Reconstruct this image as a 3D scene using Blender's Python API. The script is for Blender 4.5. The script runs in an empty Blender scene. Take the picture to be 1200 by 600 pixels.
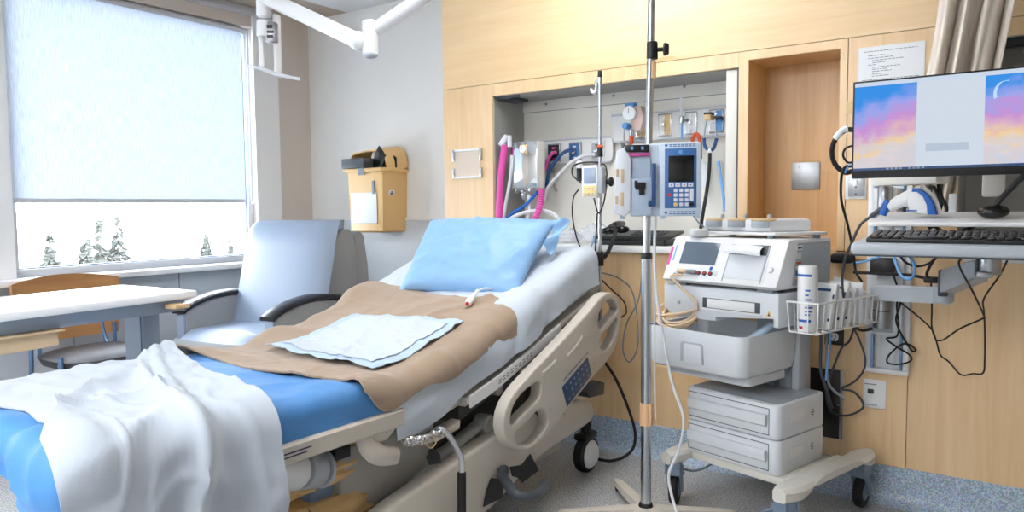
import bpy, bmesh, math, random
from mathutils import Vector, Matrix, noise
V = Vector
random.seed(7)
SC = bpy.context.scene
COL = SC.collection
PI = math.pi
R = math.radians

# ---------------------------------------------------------------- camera
F_PX, YAW, PITCH, ROLL, EYE = 866.66, R(35.047), R(3.764), R(0.5326), 1.2
_f = V((-math.sin(YAW)*math.cos(PITCH), math.cos(YAW)*math.cos(PITCH), -math.sin(PITCH)))
_r = V((math.cos(YAW), math.sin(YAW), 0))
_d = _f.cross(_r)
_rx = math.cos(ROLL)*_r + math.sin(ROLL)*_d
_dn = -math.sin(ROLL)*_r + math.cos(ROLL)*_d
CAMP = V((0, 0, EYE))
cam = bpy.data.cameras.new('camera')
cam.sensor_width = 36.0
cam.lens = F_PX/1200*36.0
cam.clip_start = 0.02
cam.clip_end = 500
camo = bpy.data.objects.new('camera', cam)
COL.objects.link(camo)
camo.matrix_world = Matrix(((_rx.x, -_dn.x, -_f.x, CAMP.x), (_rx.y, -_dn.y, -_f.y, CAMP.y), (_rx.z, -_dn.z, -_f.z, CAMP.z), (0, 0, 0, 1)))
SC.camera = camo

def _ray(x, y):
    return _rx*((x-600)/F_PX) + _dn*((y-300)/F_PX) + _f
def ax(x, y, X):        # measured point of the photograph on the plane X = const
    d = _ray(x, y); return CAMP + d*(X/d.x)
def ay(x, y, Y):
    d = _ray(x, y); return CAMP + d*(Y/d.y)
def az(x, y, Z):
    d = _ray(x, y); return CAMP + d*((Z-EYE)/d.z)

# ---------------------------------------------------------------- materials
def lin(c):
    return tuple(((v/255)/12.92 if v/255 <= 0.04045 else ((v/255+0.055)/1.055)**2.4) for v in c) + (1,)

MATS = {}
def mat(name, rgb, rough=0.5, metal=0.0, bump=0.0, bscale=200, var=0.0, vscale=8, coat=0.0, spec=None, trans=0.0, sheen=0.0, alpha=None, stretch=None):
    m = bpy.data.materials.new(name); m.use_nodes = True
    nt = m.node_tree; b = nt.nodes['Principled BSDF']
    b.inputs['Base Color'].default_value = lin(rgb)
    b.inputs['Roughness'].default_value = rough
    b.inputs['Metallic'].default_value = metal
    if coat: b.inputs['Coat Weight'].default_value = coat; b.inputs['Coat Roughness'].default_value = 0.1
    if spec is not None: b.inputs['Specular IOR Level'].default_value = spec
    if trans: b.inputs['Transmission Weight'].default_value = trans
    if sheen: b.inputs['Sheen Weight'].default_value = sheen
    if alpha is not None: b.inputs['Alpha'].default_value = alpha
    tc = nt.nodes.new('ShaderNodeTexCoord'); mp = nt.nodes.new('ShaderNodeMapping')
    nt.links.new(tc.outputs['Object'], mp.inputs['Vector'])
    if stretch: mp.inputs['Scale'].default_value = stretch
    if var:
        n = nt.nodes.new('ShaderNodeTexNoise'); n.inputs['Scale'].default_value = vscale; n.inputs['Detail'].default_value = 5
        nt.links.new(mp.outputs[0], n.inputs['Vector'])
        mx = nt.nodes.new('ShaderNodeMix'); mx.data_type = 'RGBA'
        c = lin(rgb)
        mx.inputs[6].default_value = tuple(v*(1-var) for v in c[:3]) + (1,)
        mx.inputs[7].default_value = tuple(min(1, v*(1+var)) for v in c[:3]) + (1,)
        nt.links.new(n.outputs['Fac'], mx.inputs[0]); nt.links.new(mx.outputs[2], b.inputs['Base Color'])
    if bump:
        n2 = nt.nodes.new('ShaderNodeTexNoise'); n2.inputs['Scale'].default_value = bscale; n2.inputs['Detail'].default_value = 3
        nt.links.new(mp.outputs[0], n2.inputs['Vector'])
        bp = nt.nodes.new('ShaderNodeBump'); bp.inputs['Strength'].default_value = bump; bp.inputs['Distance'].default_value = 0.004
        nt.links.new(n2.outputs['Fac'], bp.inputs['Height']); nt.links.new(bp.outputs[0], b.inputs['Normal'])
    MATS[name] = m
    return m

def wood(name, light, dark, grain_axis, scale=1.0, rough=0.38):
    m = bpy.data.materials.new(name); m.use_nodes = True
    nt = m.node_tree; b = nt.nodes['Principled BSDF']; b.inputs['Roughness'].default_value = rough; b.inputs['Coat Weight'].default_value = .5; b.inputs['Coat Roughness'].default_value = .32
    tc = nt.nodes.new('ShaderNodeTexCoord'); mp = nt.nodes.new('ShaderNodeMapping')
    s = [14*scale]*3; s[grain_axis] = 0.9*scale
    mp.inputs['Scale'].default_value = s
    nt.links.new(tc.outputs['Object'], mp.inputs['Vector'])
    n = nt.nodes.new('ShaderNodeTexNoise'); n.inputs['Scale'].default_value = 2.2; n.inputs['Detail'].default_value = 9; n.inputs['Roughness'].default_value = 0.6; n.inputs['Distortion'].default_value = 0.4
    nt.links.new(mp.outputs[0], n.inputs['Vector'])
    mp2 = nt.nodes.new('ShaderNodeMapping'); s2 = [2.2*scale]*3; s2[grain_axis] = 0.35*scale
    mp2.inputs['Scale'].default_value = s2
    nt.links.new(tc.outputs['Object'], mp2.inputs['Vector'])
    n2 = nt.nodes.new('ShaderNodeTexNoise'); n2.inputs['Scale'].default_value = 1.3; n2.inputs['Detail'].default_value = 4
    nt.links.new(mp2.outputs[0], n2.inputs['Vector'])
    ad = nt.nodes.new('ShaderNodeMath'); ad.operation = 'ADD'
    nt.links.new(n.outputs['Fac'], ad.inputs[0]); nt.links.new(n2.outputs['Fac'], ad.inputs[1])
    rp = nt.nodes.new('ShaderNodeValToRGB'); rp.color_ramp.elements[0].position = 0.36; rp.color_ramp.elements[1].position = 0.64
    hv = nt.nodes.new('ShaderNodeMath'); hv.operation = 'MULTIPLY'; hv.inputs[1].default_value = 0.5
    nt.links.new(ad.outputs[0], hv.inputs[0]); nt.links.new(hv.outputs[0], rp.inputs[0])
    rp.color_ramp.elements[0].color = lin(dark); rp.color_ramp.elements[1].color = lin(light)
    nt.links.new(rp.outputs[0], b.inputs['Base Color'])
    MATS[name] = m
    return m

def emis(name, rgb, strength):
    m = bpy.data.materials.new(name); m.use_nodes = True
    nt = m.node_tree; nt.nodes.remove(nt.nodes['Principled BSDF'])
    e = nt.nodes.new('ShaderNodeEmission'); e.inputs[0].default_value = lin(rgb); e.inputs[1].default_value = strength
    nt.links.new(e.outputs[0], nt.nodes['Material Output'].inputs[0])
    MATS[name] = m
    return m

# ---------------------------------------------------------------- mesh builder
def catmull(pts, n, closed=False):
    pts = [V(p) for p in pts]
    if n <= 1 or len(pts) < 3: return pts
    out = []; L = len(pts); rng = L if closed else L-1
    for i in range(rng):
        p1, p2 = pts[i], pts[(i+1) % L]
        p0 = pts[i-1] if (i > 0 or closed) else p1*2-p2
        p3 = pts[(i+2) % L] if (i+2 < L or closed) else p2*2-p1
        for k in range(n):
            t = k/n
            out.append(0.5*((2*p1) + (p2-p0)*t + (2*p0-5*p1+4*p2-p3)*t*t + (3*p1-p0-3*p2+p3)*t**3))
    if not closed: out.append(pts[-1])
    return out

def frame_of(axis, up=None):
    z = V(axis).normalized()
    u = V(up) if up is not None else (V((0, 0, 1)) if abs(z.z) < 0.9 else V((1, 0, 0)))
    x = u.cross(z).normalized(); y = z.cross(x)
    return Matrix(((x.x, y.x, z.x, 0), (x.y, y.y, z.y, 0), (x.z, y.z, z.z, 0), (0, 0, 0, 1)))

def rect_pts(x0, y0, x1, y1, r=0.0, n=4):
    if r <= 0: return [(x0, y0), (x1, y0), (x1, y1), (x0, y1)]
    out = []
    for cx, cy, a in ((x1-r, y0+r, -90), (x1-r, y1-r, 0), (x0+r, y1-r, 90), (x0+r, y0+r, 180)):
        for i in range(n+1):
            t = R(a+90*i/n); out.append((cx+r*math.cos(t), cy+r*math.sin(t)))
    return out

class MB:
    def __init__(s, M=None):
        s.bm = bmesh.new(); s.M = M if M is not None else Matrix.Identity(4)
    def _add(s, verts, faces, M=None):
        T = s.M @ M if M is not None else s.M
        vs = [s.bm.verts.new(T @ V(v)) for v in verts]
        for f in faces:
            try: s.bm.faces.new([vs[i] for i in f])
            except ValueError: pass
        return s
    def box(s, c, size, rot=None, bev=0.0, seg=2):
        b = bmesh.new(); bmesh.ops.create_cube(b, size=1)
        for v in b.verts: v.co = V((v.co.x*size[0], v.co.y*size[1], v.co.z*size[2]))
        if bev > 0:
            bmesh.ops.bevel(b, geom=b.edges[:], offset=min(bev, min(size)*0.49), segments=seg, profile=0.5, affect='EDGES')
        b.verts.index_update()
        M = Matrix.Translation(V(c))
        if rot is not None: M = M @ (rot.to_4x4() if hasattr(rot, 'to_4x4') else rot)
        s._add([v.co for v in b.verts], [[v.index for v in f.verts] for f in b.faces], M); b.free(); return s
    def bb(s, x0, x1, y0, y1, z0, z1, bev=0.0, seg=2):
        return s.box(((x0+x1)/2, (y0+y1)/2, (z0+z1)/2), (abs(x1-x0), abs(y1-y0), abs(z1-z0)), None, bev, seg)
    def rings(s, rings, closed=True, cap=True, M=None):
        n = len(rings[0]); vs = [p for r in rings for p in r]; fs = []
        for i in range(len(rings)-1):
            for k in range(n if closed else n-1):
                k2 = (k+1) % n
                fs.append([i*n+k, i*n+k2, (i+1)*n+k2, (i+1)*n+k])
        if cap and closed:
            fs.append(list(range(n))[::-1]); fs.append([(len(rings)-1)*n+k for k in range(n)])
        return s._add(vs, fs, M)
    def cyl(s, p0, p1, r0, r1=None, seg=20, bev=0.0):
        p0, p1 = V(p0), V(p1); r1 = r0 if r1 is None else r1
        Fm = frame_of(p1-p0).to_3x3(); L = (p1-p0).length; st = [(0, r0), (L, r1)]
        if bev > 0: st = [(0, r0-bev), (bev*0.3, r0-bev*0.3), (bev, r0), (L-bev, r1), (L-bev*0.3, r1-bev*0.3), (L, r1-bev)]
        rs = [[p0 + Fm @ V((r*math.cos(2*PI*k/seg), r*math.sin(2*PI*k/seg), z)) for k in range(seg)] for z, r in st]
        return s.rings(rs)
    def lathe(s, prof, o, axis=(0, 0, 1), seg=28):
        o = V(o); Fm = frame_of(axis).to_3x3()
        rs = [[o + Fm @ V((max(r, 1e-4)*math.cos(2*PI*k/seg), max(r, 1e-4)*math.sin(2*PI*k/seg), z)) for k in range(seg)] for r, z in prof]
        return s.rings(rs)
    def tube(s, pts, r, seg=8, n=6, closed=False, flat=1.0):
        P = catmull(pts, n, closed); L = len(P)
        rad = r if callable(r) else (lambda t: r)
        rs = []; up = None
        for i, p in enumerate(P):
            a = P[(i+1) % L] if (closed or i < L-1) else p
            b = P[i-1] if (closed or i > 0) else p
            t = (a-b)
            if t.length < 1e-9: t = V((0, 0, 1))
            t.normalize()
            if up is None:
                up = V((0, 0, 1)) if abs(t.z) < 0.9 else V((1, 0, 0))
            x = up - t*up.dot(t)
            if x.length < 1e-6: x = t.orthogonal()
            x.normalize(); y = t.cross(x); up = x
            rr = rad(i/max(1, L-1))
            rs.append([p + (x*math.cos(2*PI*k/seg)*flat + y*math.sin(2*PI*k/seg))*rr for k in range(seg)])
        if closed:
            rs.append(rs[0]); return s.rings(rs, cap=False)
        return s.rings(rs)
    def ell(s, c, rad, seg=20, rot=None):
        c = V(c); rings_ = max(8, seg//2); rs = []
        for i in range(rings_+1):
            a = PI*i/rings_; sr = max(math.sin(a), 1e-3)
            ring = []
            for k in range(seg):
                p = V((rad[0]*sr*math.cos(2*PI*k/seg), rad[1]*sr*math.sin(2*PI*k/seg), -rad[2]*math.cos(a)))
                if rot is not None: p = rot @ p
                ring.append(c+p)
            rs.append(ring)
        return s.rings(rs)
    def grid(s, nu, nv, f, thick=0.0, closed_u=False):
        P = [[V(f(i/(nu-1), j/(nv-1))) for j in range(nv)] for i in range(nu)]
        vs = [p for row in P for p in row]
        idx = lambda i, j: i*nv+j
        fs = [[idx(i, j), idx(i+1, j), idx(i+1, j+1), idx(i, j+1)] for i in range(nu-1) for j in range(nv-1)]
        if thick:
            N = [V((0, 0, 0)) for _ in vs]
            for q in fs:
                nn = (vs[q[2]]-vs[q[0]]).cross(vs[q[3]]-vs[q[1]])
                for i in q: N[i] += nn
            off = len(vs)
            vs = vs + [v - n.normalized()*thick if n.length > 0 else v for v, n in zip(vs, N)]
            fs2 = [[i+off for i in q[::-1]] for q in fs]
            per = [idx(i, 0) for i in range(nu)] + [idx(nu-1, j) for j in range(1, nv)] + [idx(i, nv-1) for i in range(nu-2, -1, -1)] + [idx(0, j) for j in range(nv-2, 0, -1)]
            side = [[per[k], per[k]+off, per[(k+1) % len(per)]+off, per[(k+1) % len(per)]] for k in range(len(per))]
            fs = fs+fs2+side
        return s._add(vs, fs)
    def prism(s, poly, depth, M=None, bev=0.0):
        # polygon in local xy, extruded 0..depth along local z, edges optionally bevelled
        n = len(poly)
        if bev <= 0:
            vs = [(x, y, 0) for x, y in poly] + [(x, y, depth) for x, y in poly]
            fs = [list(range(n))[::-1], [n+i for i in range(n)]] + [[i, (i+1) % n, n+(i+1) % n, n+i] for i in range(n)]
            return s._add(vs, fs, M)
        area = sum(poly[i][0]*poly[(i+1) % n][1]-poly[(i+1) % n][0]*poly[i][1] for i in range(n))
        sg = 1 if area > 0 else -1
        def inset(d):
            out = []
            for i in range(n):
                a, b, c = V(poly[i-1]), V(poly[i]), V(poly[(i+1) % n])
                e1 = (b-a).normalized() if (b-a).length > 1e-9 else V((1, 0)); e2 = (c-b).normalized() if (c-b).length > 1e-9 else e1
                n1 = V((-e1.y, e1.x))*sg; n2 = V((-e2.y, e2.x))*sg
                m = n1+n2; m = m/(max(0.35, m.length_squared/2)) if m.length > 1e-6 else n1
                out.append(b+m*d)
            return out
        rs = []
        for d, z in ((bev, 0), (bev*0.3, bev*0.3), (0, bev), (0, depth-bev), (bev*0.3, depth-bev*0.3), (bev, depth)):
            rs.append([(p.x, p.y, z) for p in inset(d)])
        return s.rings(rs, M=M)
    def plate(s, outer, holes, thick, bev, M):
        # outline with holes (local xy), centred on local z = 0, rounded edges
        def off(pl, d):
            n = len(pl); ar = sum(pl[i][0]*pl[(i+1) % n][1]-pl[(i+1) % n][0]*pl[i][1] for i in range(n)); sg = 1 if ar > 0 else -1
            out = []
            for i in range(n):
                e = V(pl[(i+1) % n])-V(pl[i-1]); e = e.normalized() if e.length > 1e-9 else V((1, 0))
                out.append((pl[i][0]-e.y*sg*d, pl[i][1]+e.x*sg*d))
            return out
        outer = off(outer, bev); holes = [off(h, -bev) for h in holes]
        cu = bpy.data.curves.new('tmp', 'CURVE'); cu.dimensions = '2D'; cu.fill_mode = 'BOTH'
        cu.extrude = max(0.0, thick/2-bev); cu.bevel_depth = bev; cu.bevel_resolution = 2
        for pl in [outer]+holes:
            sp = cu.splines.new('POLY'); sp.points.add(len(pl)-1); sp.use_cyclic_u = True
            for p, q in zip(sp.points, pl): p.co = (q[0], q[1], 0, 1)
        o = bpy.data.objects.new('tmp', cu); COL.objects.link(o)
        dg = bpy.context.evaluated_depsgraph_get(); me = bpy.data.meshes.new_from_object(o.evaluated_get(dg))
        s._add([v.co.copy() for v in me.vertices], [list(p.vertices) for p in me.polygons], M)
        bpy.data.meshes.remove(me); bpy.data.objects.remove(o); bpy.data.curves.remove(cu)
        bmesh.ops.remove_doubles(s.bm, verts=s.bm.verts[:], dist=1e-5)
        return s
    def text(s, body, size, M, depth=0.0004, align='CENTER'):
        cu = bpy.data.curves.new('tmp', 'FONT'); cu.body = body; cu.size = size; cu.align_x = align; cu.align_y = 'CENTER'; cu.extrude = depth
        o = bpy.data.objects.new('tmp', cu); COL.objects.link(o)
        dg = bpy.context.evaluated_depsgraph_get(); me = bpy.data.meshes.new_from_object(o.evaluated_get(dg))
        s._add([v.co.copy() for v in me.vertices], [list(p.vertices) for p in me.polygons], M)
        bpy.data.meshes.remove(me); bpy.data.objects.remove(o); bpy.data.curves.remove(cu)
        return s
    def build(s, name, material, parent=None, angle=38, flip=True):
        bm = s.bm
        W = ROOTM.get(parent.name) if parent is not None else None
        if parent is not None and W is None: W = Matrix.Identity(4)
        if W is not None:
            bmesh.ops.transform(bm, matrix=W.inverted(), verts=bm.verts[:])
        if flip: bmesh.ops.recalc_face_normals(bm, faces=bm.faces[:])
        for f in bm.faces: f.smooth = True
        ca = R(angle)
        for e in bm.edges:
            if len(e.link_faces) == 2 and e.calc_face_angle(0) > ca: e.smooth = False
        me = bpy.data.meshes.new(name); bm.to_mesh(me); bm.free()
        me.materials.append(MATS[material] if isinstance(material, str) else material)
        o = bpy.data.objects.new(name, me); COL.objects.link(o)
        if parent is not None:
            o.parent = parent; ROOTM[o.name] = W
        return o

ROOTM = {}
def thing(name, label, cat, loc=(0, 0, 0), rotz=0.0, group=None):
    o = bpy.data.objects.new(name, None); COL.objects.link(o)
    o.location = loc; o.rotation_euler = (0, 0, rotz); o['label'] = label; o['category'] = cat
    o.empty_display_size = 0.05
    if group: o['group'] = group
    ROOTM[o.name] = Matrix.Translation(V(loc)) @ Matrix.Rotation(rotz, 4, 'Z')
    return o
def tag(o, label, cat, group=None, kind=None):
    o['label'] = label; o['category'] = cat
    if group: o['group'] = group
    if kind: o['kind'] = kind
    return o
def struct(o, label=None, cat=None):
    o['kind'] = 'structure'
    if label: o['label'] = label; o['category'] = cat
    return o
def F(loc, rotz=0.0):
    return Matrix.Translation(V(loc)) @ Matrix.Rotation(rotz, 4, 'Z')
def dup(root, loc, label, rotz=None, group=None):
    r = root.copy(); COL.objects.link(r); r.location = loc; r['label'] = label
    if rotz is not None: r.rotation_euler = (0, 0, rotz)
    if group: r['group'] = group
    for ch in list(root.children):
        c = ch.copy(); COL.objects.link(c); c.parent = r
        for g in list(ch.children):
            d = g.copy(); COL.objects.link(d); d.parent = c
    return r
def nz(x, y, z=0.0): return noise.noise(V((x, y, z)))
YZ = lambda X: Matrix(((0, 0, 1, X), (1, 0, 0, 0), (0, 1, 0, 0), (0, 0, 0, 1)))        # local (x,y,z) -> (Y,Z,X)
XZ = lambda Y: Matrix(((1, 0, 0, 0), (0, 0, -1, Y), (0, 1, 0, 0), (0, 0, 0, 1)))       # local (x,y,z) -> (X,Z,-Y)
def ridge(x, y, sd=0.0, p=4):
    return max(0.0, 1-abs(nz(x, y, sd))*1.6)**p
def wrinkle(s, t, sd, big=.006, fine=.003):
    # soft swells plus crisp, meandering creases
    wx = s + .05*nz(s*5, t*5, sd+7); wy = t + .05*nz(s*5, t*5, sd+9)
    return big*nz(wx*4, wy*4, sd) + fine*1.6*ridge(wx*5.5, wy*3.2, sd+1) + fine*ridge(wx*4, wy*9, sd+2, 5) + fine*.5*nz(wx*26, wy*24, sd+3)
def smooth(x, a, b):
    t = max(0.0, min(1.0, (x-a)/(b-a))); return t*t*(3-2*t)

# ---------------------------------------------------------------- the palette
wood('maple_horizontal', (240, 212, 168), (226, 190, 140), 0)
wood('maple_vertical', (238, 208, 164), (222, 184, 134), 2)
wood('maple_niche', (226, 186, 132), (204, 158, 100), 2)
wood('chair_ply', (178, 128, 74), (150, 100, 52), 1)
wood('tab_wood', (214, 184, 140), (196, 160, 112), 1)
mat('groove', (92, 58, 34), 0.9)
mat('wall_paint', (236, 235, 232), 0.75, bump=0.05, bscale=300)
mat('wall_beige', (212, 202, 193), 0.75, bump=0.05, bscale=300)
mat('wall_lower', (208, 214, 221), 0.6)
mat('window_apron', (196, 203, 211), 0.55)
mat('ceiling_white', (226, 228, 230), 0.8, bump=0.1, bscale=150)
mat('ceiling_beige', (186, 172, 158), 0.8)
mat('white_frame', (238, 240, 242), 0.4)
mat('rail_grey', (196, 198, 204), 0.4)
mat('niche_cream', (226, 224, 216), 0.55)
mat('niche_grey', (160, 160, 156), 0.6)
mat('counter_white', (226, 228, 228), 0.35)
mat('plastic_white', (232, 234, 236), 0.35)
mat('cart_white', (220, 226, 232), 0.35)
mat('cart_cream', (222, 220, 212), 0.4)
mat('plastic_grey', (176, 184, 192), 0.4)
mat('mid_grey', (128, 136, 144), 0.45)
mat('dark_grey', (66, 72, 80), 0.45)
mat('black', (20, 20, 22), 0.4)
mat('black_gloss', (14, 14, 16), 0.2)
mat('rubber', (26, 26, 28), 0.65)
mat('bed_beige', (206, 199, 188), 0.42)
mat('bed_grey', (178, 177, 172), 0.5)
mat('bed_dark', (72, 72, 72), 0.5)
mat('blue_panel', (52, 78, 112), 0.4)
mat('steel', (190, 196, 202), 0.22, metal=1.0)
mat('chrome', (220, 224, 228), 0.08, metal=1.0)
mat('steel_brushed', (168, 172, 176), 0.35, metal=1.0, bump=0.08, bscale=90, stretch=(1, 1, 12))
mat('steel_plate', (150, 152, 156), 0.3, metal=1.0)
mat('dark_plate', (60, 58, 58), 0.3, metal=0.8)
mat('white_cloth', (190, 200, 212), 0.9, bump=0.25, bscale=500, sheen=0.2)
mat('sheet_white', (200, 210, 222), 0.9, bump=0.25, bscale=450, sheen=0.2)
mat('blue_sheet', (76, 144, 210), 0.55, bump=0.25, bscale=350, sheen=0.1)
mat('pillow_blue', (140, 184, 228), 0.42, bump=0.2, bscale=250)
mat('brown_blanket', (166, 144, 122), 0.95, bump=0.5, bscale=420, sheen=0.3)
mat('pad_white', (200, 210, 220), 0.85, bump=0.6, bscale=110)
mat('pad_edge', (184, 204, 226), 0.6)
mat('vinyl_light', (152, 168, 190), 0.42)
mat('vinyl_grey', (150, 153, 156), 0.5)
mat('seat_grey', (72, 72, 76), 0.5)
mat('arm_black', (34, 36, 42), 0.35)
mat('tube_blue', (104, 138, 176), 0.3, metal=0.6)
mat('caster_grey', (126, 144, 166), 0.45)
mat('slate', (112, 134, 162), 0.5)
mat('wall_far', (190, 182, 172), 0.8)
mat('table_white', (232, 238, 244), 0.2)
mat('table_grey', (146, 160, 176), 0.4)
mat('tray_tan', (204, 180, 146), 0.5)
mat('sharps_tan', (228, 190, 130), 0.42)
mat('sharps_inner', (214, 172, 108), 0.6)
mat('paper', (240, 244, 248), 0.8)
mat('ink', (120, 130, 150), 0.8)
mat('ink_dark', (60, 70, 92), 0.8)
mat('pink', (226, 82, 170), 0.5)
mat('red', (206, 44, 44), 0.5)
mat('trap_pink', (222, 196, 186), 0.5)
mat('orange_red', (212, 84, 40), 0.5)
mat('blue', (30, 98, 186), 0.4)
mat('blue_deep', (36, 74, 128), 0.4)
mat('sky_blue', (92, 160, 226), 0.4)
mat('yellow', (240, 204, 130), 0.5)
mat('tan', (222, 190, 140), 0.5)
mat('tan_tape', (226, 184, 142), 0.7)
mat('pump_body', (204, 219, 236), 0.4)
mat('pump_light', (224, 230, 240), 0.4)
mat('pump_blue', (58, 110, 172), 0.4)
mat('pump_shade', (176, 194, 216), 0.4)
mat('screen_grey', (100, 114, 130), 0.15)
mat('screen_black', (14, 14, 18), 0.12)
mat('lcd_grey', (150, 166, 186), 0.2)
mat('cable_grey', (126, 138, 150), 0.5)
mat('cable_white', (216, 220, 224), 0.5)
mat('cable_beige', (226, 200, 168), 0.5)
mat('cable_blue', (110, 170, 232), 0.5)
mat('bag_paper', (224, 188, 132), 0.8, bump=0.3, bscale=40, var=0.12, vscale=14)
mat('clear_plastic', (228, 234, 240), 0.15, alpha=0.55)
mat('clear_sheet', (240, 244, 248), 0.15, alpha=0.22)
mat('clear_bag', (226, 232, 240), 0.12, alpha=0.5, bump=0.6, bscale=60)
mat('curtain_cloth', (224, 214, 202), 0.9, bump=0.2, bscale=300, sheen=0.1)
mat('snow', (240, 243, 247), 0.9)
mat('conifer', (62, 64, 60), 0.9, var=0.2, vscale=6)
mat('conifer_trunk', (56, 46, 38), 0.9)
mat('building_pale', (196, 214, 236), 0.8)
emis('fill_white', (250, 250, 252), 12.5)  # glow of the added ceiling fill lights
emis('fill_soft', (250, 250, 250), 5.4)

# speckled vinyl floor
def speckle(name, base, a, b, rough=0.35):
    m = bpy.data.materials.new(name); m.use_nodes = True; nt = m.node_tree; bs = nt.nodes['Principled BSDF']
    bs.inputs['Roughness'].default_value = rough
    tc = nt.nodes.new('ShaderNodeTexCoord')
    n = nt.nodes.new('ShaderNodeTexNoise'); n.inputs['Scale'].default_value = 170; n.inputs['Detail'].default_value = 2
    n2 = nt.nodes.new('ShaderNodeTexVoronoi'); n2.inputs['Scale'].default_value = 130
    nt.links.new(tc.outputs['Object'], n.inputs['Vector']); nt.links.new(tc.outputs['Object'], n2.inputs['Vector'])
    r = nt.nodes.new('ShaderNodeValToRGB'); r.color_ramp.elements[0].position = 0.40; r.color_ramp.elements[1].position = 0.62
    r.color_ramp.elements[0].color = lin(a); r.color_ramp.elements[1].color = lin(b)
    e = r.color_ramp.elements.new(0.5); e.color = lin(base)
    nt.links.new(n.outputs['Fac'], r.inputs[0])
    mx = nt.nodes.new('ShaderNodeMix'); mx.data_type = 'RGBA'; mx.blend_type = 'MULTIPLY'; mx.inputs[0].default_value = 0.25
    nt.links.new(r.outputs[0], mx.inputs[6]); nt.links.new(n2.outputs['Color'], mx.inputs[7])
    nt.links.new(mx.outputs[2], bs.inputs['Base Color']); MATS[name] = m
speckle('floor_vinyl', (186, 188, 190), (140, 140, 138), (218, 222, 226))
speckle('base_vinyl', (176, 196, 216), (148, 170, 196), (208, 222, 238))

# translucent roller blind with a fine vertical weave
def blind_mat():
    m = bpy.data.materials.new('blind_fabric'); m.use_nodes = True; nt = m.node_tree
    nt.nodes.remove(nt.nodes['Principled BSDF']); out = nt.nodes['Material Output']
    tc = nt.nodes.new('ShaderNodeTexCoord'); mp = nt.nodes.new('ShaderNodeMapping'); mp.inputs['Scale'].default_value = (1, 260, 14)
    nt.links.new(tc.outputs['Object'], mp.inputs['Vector'])
    n = nt.nodes.new('ShaderNodeTexNoise'); n.inputs['Scale'].default_value = 1.0; n.inputs['Detail'].default_value = 3
    nt.links.new(mp.outputs[0], n.inputs['Vector'])
    r = nt.nodes.new('ShaderNodeValToRGB'); r.color_ramp.elements[0].position = 0.3; r.color_ramp.elements[1].position = 0.7
    r.color_ramp.elements[0].color = lin((204, 212, 222)); r.color_ramp.elements[1].color = lin((234, 240, 246))
    nt.links.new(n.outputs['Fac'], r.inputs[0])
    d = nt.nodes.new('ShaderNodeBsdfDiffuse'); t = nt.nodes.new('ShaderNodeBsdfTranslucent'); mx = nt.nodes.new('ShaderNodeMixShader'); mx.inputs[0].default_value = BLIND_T
    nt.links.new(r.outputs[0], d.inputs[0]); nt.links.new(r.outputs[0], t.inputs[0])
    nt.links.new(d.outputs[0], mx.inputs[1]); nt.links.new(t.outputs[0], mx.inputs[2]); nt.links.new(mx.outputs[0], out.inputs[0])
    MATS['blind_fabric'] = m
BLIND_T = 0.29
blind_mat()
def glass_mat():
    m = bpy.data.materials.new('window_glass'); m.use_nodes = True; nt = m.node_tree
    nt.nodes.remove(nt.nodes['Principled BSDF']); out = nt.nodes['Material Output']
    t = nt.nodes.new('ShaderNodeBsdfTransparent'); t.inputs[0].default_value = (0.97, 0.985, 1, 1)
    g = nt.nodes.new('ShaderNodeBsdfGlossy'); g.inputs['Roughness'].default_value = 0.02
    fr = nt.nodes.new('ShaderNodeFresnel'); fr.inputs[0].default_value = 1.25
    mx = nt.nodes.new('ShaderNodeMixShader')
    nt.links.new(fr.outputs[0], mx.inputs[0]); nt.links.new(t.outputs[0], mx.inputs[1]); nt.links.new(g.outputs[0], mx.inputs[2]); nt.links.new(mx.outputs[0], out.inputs[0])
    MATS['window_glass'] = m
glass_mat()
# ================================================================ the room
H0 = 3.25            # front of the maple headwall
NB = 3.545           # back of its niches
GW = 3.85            # painted wall behind
WX = -4.6            # window wall
CZ = 2.64
XR, YB = 1.7, -1.7
fl = MB().bb(WX-.2, XR+.2, YB-.2, GW+.2, -0.12, 0).build('floor', 'floor_vinyl'); struct(fl)
ce = MB().bb(-4.16, XR+.2, YB-.2, GW+.2, CZ, CZ+.12).build('ceiling', 'ceiling_white'); struct(ce)
cb = MB().bb(WX-.2, -4.16, YB-.2, GW+.2, CZ, CZ+.12).build('ceiling_strip', 'ceiling_beige'); struct(cb)
struct(MB().bb(WX-.2, XR+.2, GW, GW+.15, 0, CZ).build('wall_back', 'wall_paint'))
struct(MB().bb(XR, XR+.15, YB-.2, GW, 0, CZ).build('wall_right', 'wall_far'))
struct(MB().bb(WX-.2, XR+.2, YB-.15, YB, 0, CZ).build('wall_front', 'wall_paint'))
SILL, WTOP, WL, WR, ML, MR = 0.83, 2.50, 0.10, 3.36, 1.67, 1.765
w = MB()
w.bb(WX-.2, WX, WR, GW, 0, CZ)
w.bb(WX-.2, WX, YB, WL, 0, CZ)
w.bb(WX-.2, WX, WL, WR, WTOP, CZ)
struct(w.build('wall_left', 'wall_beige'))
struct(MB().bb(WX-.2, WX, WL, WR, 0, SILL-.03).build('wall_left_apron', 'window_apron'))
struct(MB().bb(WX-.2, WX+.012, ML, MR, SILL, WTOP).build('trim_1', 'white_frame'))
# white casing right of the window
struct(MB().bb(WX, WX+.015, WR-.02, WR+.19, SILL-.03, CZ).build('trim_2', 'white_frame'))
# sill board with a nosing
struct(MB().bb(WX-.2, WX+.10, WL-.05, WR+.05, SILL-.035, SILL, .006).build('trim_3', 'white_frame'))
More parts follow.
